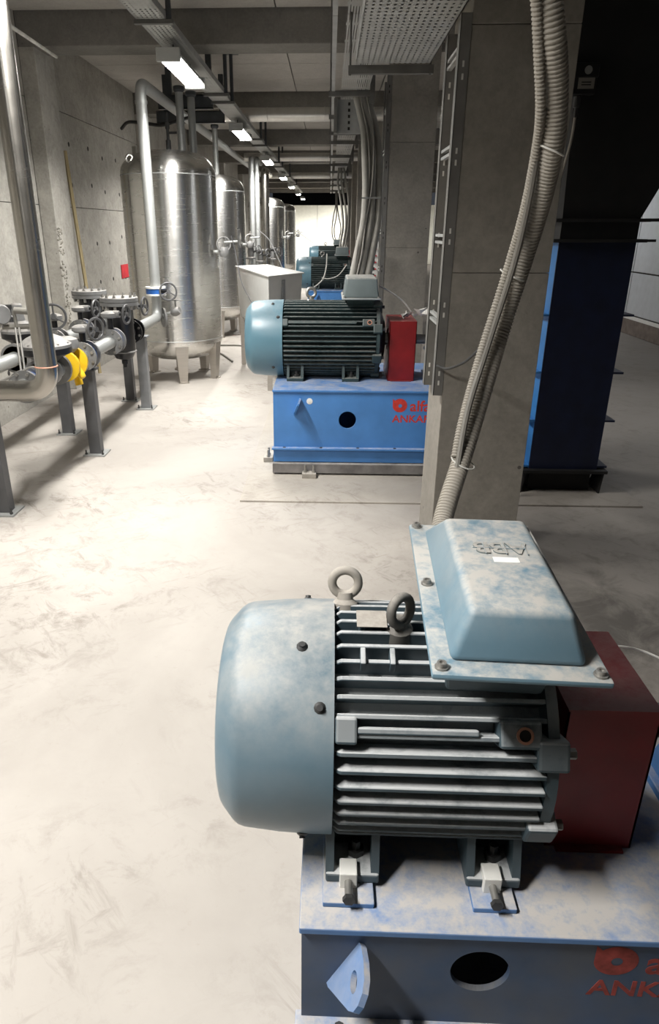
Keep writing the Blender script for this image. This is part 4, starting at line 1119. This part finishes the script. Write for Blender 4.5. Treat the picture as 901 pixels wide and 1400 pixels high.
MB().lathe([(.03, -.05), (.045, -.02), (.045, .02), (.03, .05)], (VX + .20, VY - .02, .84), (.7, -.3, .3), 14).build('body', 'cast_grey', t)
MB().cyl((VX + .20, VY - .02, .86), (VX + .20, VY - .02, .95), .010, n=8).build('stem', 'bolt_steel', t)
MB().cbox((VX + .20, VY - .03, .955), (.17, .02, .010), -.3).build('lever', 'cast_grey', t, smooth=False)
MB().cyl((VX + .06, VY, .80), (VX + .2, VY - .02, .84), .018, n=8).build('nipple', 'pipe_galv', t)
pipe('riser_pipe', 'pipe_galv', 'galvanised riser pipe before the large tank, bending back under the ceiling', bend((VX, VY, 1.088), (VX, VY, 2.90), (VX, 9.8, 2.90), .14), .052, n=24, at=(VX, VY, 1.1))
q = MB().ring((VX, VY, 2.74), (0, 0, 1), .058, .051, .03, 24).build('pipe_coupling', 'pipe_galv', at=(VX, VY, 2.74))
tag(q, 'ring coupling just below the top bend of the galvanised riser', 'coupling')

# rear run
pipe('pipe', 'pipe_galv', 'long steel pipe of the rear run along the wall', [(BX, 3.3, BZ), (BX, 6.45, BZ)], RP, group='pipes of the train')
pipe('pipe', 'pipe_galv', 'steel pipe from the farther filter toward the large tank', [(BX, 6.85, BZ), (BX, 7.5, BZ)], RP, group='pipes of the train')
v = flange_pair(BX, 6.35, BZ, 'flanged valve with a hand wheel before the farther black filter'); gear(v, BX, 6.35, BZ + .08, BZ + .20, .16, .072, (1, -.15, 0))
v = flange_pair(BX, 5.72, BZ, 'flanged valve with a flat hand wheel on the rear pipe run', inner='cast_black'); gear(v, BX, 5.72, BZ + .08, BZ + .20, .15, .095, (.4, -1, .1))
v = flange_pair(BX, 6.98, BZ, 'flanged valve beyond the farther black filter', inner='cast_black'); gear(v, BX, 6.98, BZ + .08, BZ + .19, .13, .06, (1, 0, 0))
pipe('pipe', 'pipe_galv', 'short crossing pipe joining the front and rear runs', [(FX, 5.4, FZ + .0), (BX, 5.4, BZ)], .03, group='pipes of the train')
# pressure regulators to the left of the thick riser
def regulator(x, y, z, label, k=1.0):
    t = thing('pressure_regulator', label, 'regulator', (x, y, z), 'pressure regulators of the train')
    MB().lathe([(.105, -.15), (.105, -.12), (.055, -.11), (.08, -.03), (.08, .03), (.055, .11), (.105, .12), (.105, .15)], (x, y, z), (0, 1, 0), 28).build('body', 'cast_grey', t)
    MB().ring((x, y - .135, z), (0, 1, 0), .088, .05, .030, 28).build('yellow_flange', 'valve_yellow', t)
    MB().lathe([(.05, .06), (.10 * k, .10), (.165 * k, .13), (.165 * k, .165)], (x, y, z), (0, 0, 1), 36).build('lower_casing', 'cast_black', t)
    MB().lathe([(.165 * k, .167), (.165 * k, .185), (.11 * k, .225), (.05, .25), (.04, .36), (.03, .37)], (x, y, z), (0, 0, 1), 36).build('upper_casing', 'cast_grey', t)
    for i in range(10):
        a = 2 * PI * i / 10
        MB().lathe([(.009, .155), (.009, .198)], (x + math.cos(a) * .148 * k, y + math.sin(a) * .148 * k, z), (0, 0, 1), 6).build('casing_bolt', 'bolt_steel', t)
    return t
regulator(FX - .02, 4.40, FZ, 'black and grey diaphragm regulator on a yellow body, left of the stainless riser')
regulator(BX, 5.05, BZ, 'second diaphragm regulator on the rear run, behind the stainless riser', .8)
flange_pair(FX, 4.02, FZ, 'large flanged blue wafer valve left of the stainless riser', R0=.098, w=.06)
# impulse line with bent handle and gauge
t = thing('impulse_line', 'pale bent impulse pipe with a tee handle above the regulator', 'pipe', (FX + .12, 4.15, 1.1))
a = on_y(4, 447, 4.15); b = on_y(48, 446, 4.15)
MB().cyl(a, b, .016, n=10).build('manifold', 'conduit_pale', t)
MB().tube(bend(on_y(23, 447, 4.14), on_y(18, 423, 4.14), on_y(42, 425, 4.14), .03), .011, 8).build('handle', 'conduit_pale', t)
MB().cyl(on_y(20, 424, 4.14), on_y(42, 426, 4.14), .020, n=10).build('grip', 'conduit_pale', t)
for du in (0, 5):
    MB().tube(bend(on_y(21 + du, 448, 4.12), on_y(31 + du, 522, 4.0), on_y(2, 526, 3.98), .05), .007, 8).build('tube', 'bolt_steel', t)
MB().tube(bend(on_y(0, 522, 3.97), on_y(46, 500, 3.98), on_y(52, 512, 4.0), .03), .007, 8).build('tube', 'bolt_steel', t)
t = thing('pressure_gauge', 'round pressure gauge at the end of the pale impulse pipe', 'gauge', on_y(1, 430, 4.1))
MB().lathe([(.055, -.02), (.058, 0), (.058, .02), (.05, .03)], on_y(0, 430, 4.1), (.8, -.6, 0), 24).build('case', 'cast_grey', t)
MB().cyl(on_y(0, 436, 4.1), on_y(2, 447, 4.12), .012, n=8).build('stem', 'bolt_steel', t)
t = thing('pilot_valve', 'small dark pilot valve standing on the pale impulse pipe', 'valve', on_y(13, 440, 4.25))
MB().lathe([(.028, 0), (.028, .03), (.018, .04), (.018, .07), (.026, .08), (.026, .10)], on_y(13, 440, 4.25), (0, 0, 1), 14).build('body', 'bolt_dark', t)

# ================================================================== OTHER OBJECTS BY THE LEFT WALL
a, b = on_x(99, 190, XL + .12), on_x(116, 400, XL + .16)
tag(MB().tube([Vector((XL + .03, 8.25, 2.42)), Vector((XL + .16, 8.2, 0.02))], .022, 4).build('wooden_batten', 'wood', smooth=False, at=(XL + .16, 8.2, 0)), 'yellowish wooden batten leaning on the wall beside the pilaster', 'batten')
s0 = on_x(174, 370, XL + .01)
tag(MB().box((XL, s0.y - .28, s0.z - .09), (XL + .012, s0.y + .28, s0.z + .09)).build('wall_sign', 'red_sign', smooth=False, bevel=.003, at=(XL, s0.y, s0.z)), 'red rectangle on the wall beside the large near tank', 'sign')
# slanting rail high on the wall
a, b = on_x(12, 34, -2.3), on_x(77, 78, -2.6)
tag(MB().tube([a, b], .014, 8).build('conduit', 'cable_white', at=a), 'pale thin conduit running under the beam toward the pilaster', 'conduit')
a = Vector((XL + .03, 11.0, 2.6))
tag(MB().box((XL, 11.2, 1.9), (XL + .05, 11.26, 2.75)).build('wall_trunking', 'conduit_pale', smooth=False, at=(XL, 11.2, 1.9)), 'pale vertical trunking on the wall above the large near tank', 'trunking')
pts = [on_y(166, 176, 9.0), on_y(176, 167, 8.9), on_y(200, 169, 8.7), on_y(220, 171, 8.6), on_y(240, 166, 8.7), on_y(260, 160, 9.0)]
tag(MB().tube(smooth_path(pts), .018, 8).build('black_hose', 'cable_black', at=pts[0]), 'black hose sagging above the large near tank', 'hose')
# vent stack on the near tank
t = thing('vent_valve', 'dark vent valve standing on top of the large near tank', 'valve', (-1.74, 8.2, 2.41))
MB().lathe([(.028, 0), (.028, .10), (.016, .11), (.016, .20), (.024, .21), (.024, .26), (.012, .27), (.012, .36)], (-1.74, 8.2, 2.41), (0, 0, 1), 12).build('body', 'bolt_dark', t)
MB().cyl((-1.74, 8.2, 2.58), (-1.64, 8.18, 2.58), .012, n=8).build('side_tap', 'bolt_dark', t)
# vertical pipes dropping onto the tanks
for (x, y, zt_, z0, lb) in ((-1.62, 8.32, 3.03, 2.40, 'nearer pipe dropping from the ceiling frame onto the large near tank'),
                            (-1.55, 8.62, 3.03, 2.35, 'farther pipe dropping from the ceiling frame onto the large near tank'),
                            (-1.78, 11.8, 3.1, 2.41, 'pipe dropping from the ceiling frame onto the second tank')):
    t = thing('drop_pipe', lb, 'pipe', (x, y, z0), 'pipes dropping onto the tanks')
    MB().cyl((x, y, z0), (x, y, zt_), .042, n=16).build('pipe', 'pipe_galv', t)
    MB().lathe([(.042, 0), (.06, .02), (.06, .05), (.045, .06)], (x, y, zt_ - .06), (0, 0, 1), 16).build('collar', 'beam_steel', t)
# steel pipe frames under the ceiling
for y, z, x0, x1, lb in ((8.9, 2.90, -1.98, -1.35, 'dark steel channel under the ceiling above the large near tank'), (10.2, 2.92, -2.3, -1.4, 'dark steel channel under the ceiling between the two tanks')):
    t = thing('pipe_gantry', lb, 'gantry', (-1.9, y, z), 'steel pipe gantries under the ceiling')
    MB().box((x0, y, z), (x1, y + .012, z + .14)).box((x0, y, z), (x1, y + .07, z + .012)).box((x0, y, z + .128), (x1, y + .07, z + .14)).build('channel', 'beam_steel', t, smooth=False)
    for x in (x0 + .1, x1 - .07):
        MB().box((x, y + .01, z + .02), (x + .06, y + .07, ZC)).build('post', 'beam_steel', t, smooth=False)
# long pipes along the ceiling at left
pipe('overhead_pipe', 'pipe_galv', 'grey pipe running back along the ceiling above the tanks', [(-2.05, 8.8, 3.08), (-2.05, 24, 3.08)], .06)
# clad ducts crossing below the beams
for y, r, lb in ((10.95, .088, 'nearest shiny clad duct crossing below the beams'), (17.2, .085, 'second shiny clad duct crossing below the beams'), (23.1, .085, 'farthest shiny clad duct crossing below the beams')):
    t = thing('clad_duct', lb, 'duct', (-.3, y, 3.11), 'shiny clad ducts crossing the hall')
    MB().cyl((-1.95, y, 3.11), (1.9, y, 3.11), r, n=28).build('cladding', 'clad_steel', t)
    for i in range(5):
        MB().torus((-1.7 + i * .8, y, 3.11), (1, 0, 0), r, .006, 24, 6).build('joint_band', 'clad_steel', t)
    for x in (-1.5, .9):
        MB().cyl((x, y, 3.11 + r), (x, y, ZC), .010, n=6).build('hanger', 'beam_steel', t)
# tall pipes beyond the second tank
for u, y, mat, lb in ((345, 15.6, 'pipe_galv', 'tall thin pipe standing beyond the second tank'), (352, 15.7, 'pipe_galv', 'tall pipe, second beyond the second tank'), (363, 15.9, 'pipe_stainless', 'thickest tall pipe standing beyond the second tank')):
    x = on_y(u, 300, y).x
    r = .055 if u < 360 else .085
    t = thing('tall_pipe', lb, 'pipe', (x, y, 0), 'tall pipes beyond the second tank')
    MB().tube(bend((x, y, 0), (x, y, 2.95 if u < 360 else 2.74), (x, y + 1.0, 2.95 if u < 360 else 2.74), .14), r, 16).build('pipe', mat, t)
    MB().lathe([(r * 1.9, 0), (r * 1.9, .03)], (x, y, .5), (0, 0, 1), 20).build('flange', 'cast_grey', t)
for u, v, y, lb in ((343, 345, 15.2, 'cluster valve with a hand wheel at the tall pipes'), (372, 347, 16.4, 'valve with a hand wheel beyond the thickest tall pipe'), (356, 350, 15.4, 'low valve between the tall pipes')):
    p = on_y(u, v, y)
    t = thing('gate_valve', lb, 'valve', p, 'valves at the tall pipes')
    MB().lathe([(.10, -.13), (.10, -.10), (.06, -.09), (.07, 0), (.06, .09), (.10, .10), (.10, .13)], p, (0, 0, 1), 16).build('body', 'cast_grey', t)
    MB().cyl(p, p + Vector((.16, -.1, .04)), .02, n=8).build('stem', 'bolt_dark', t)
    wheel(t, p + Vector((.18, -.12, .05)), (1, -.7, .2), .09)
    MB().cyl(p - Vector((0, 0, .12)), Vector((p.x, p.y, 0)), .05, n=10).build('stand_pipe', 'pipe_galv', t)
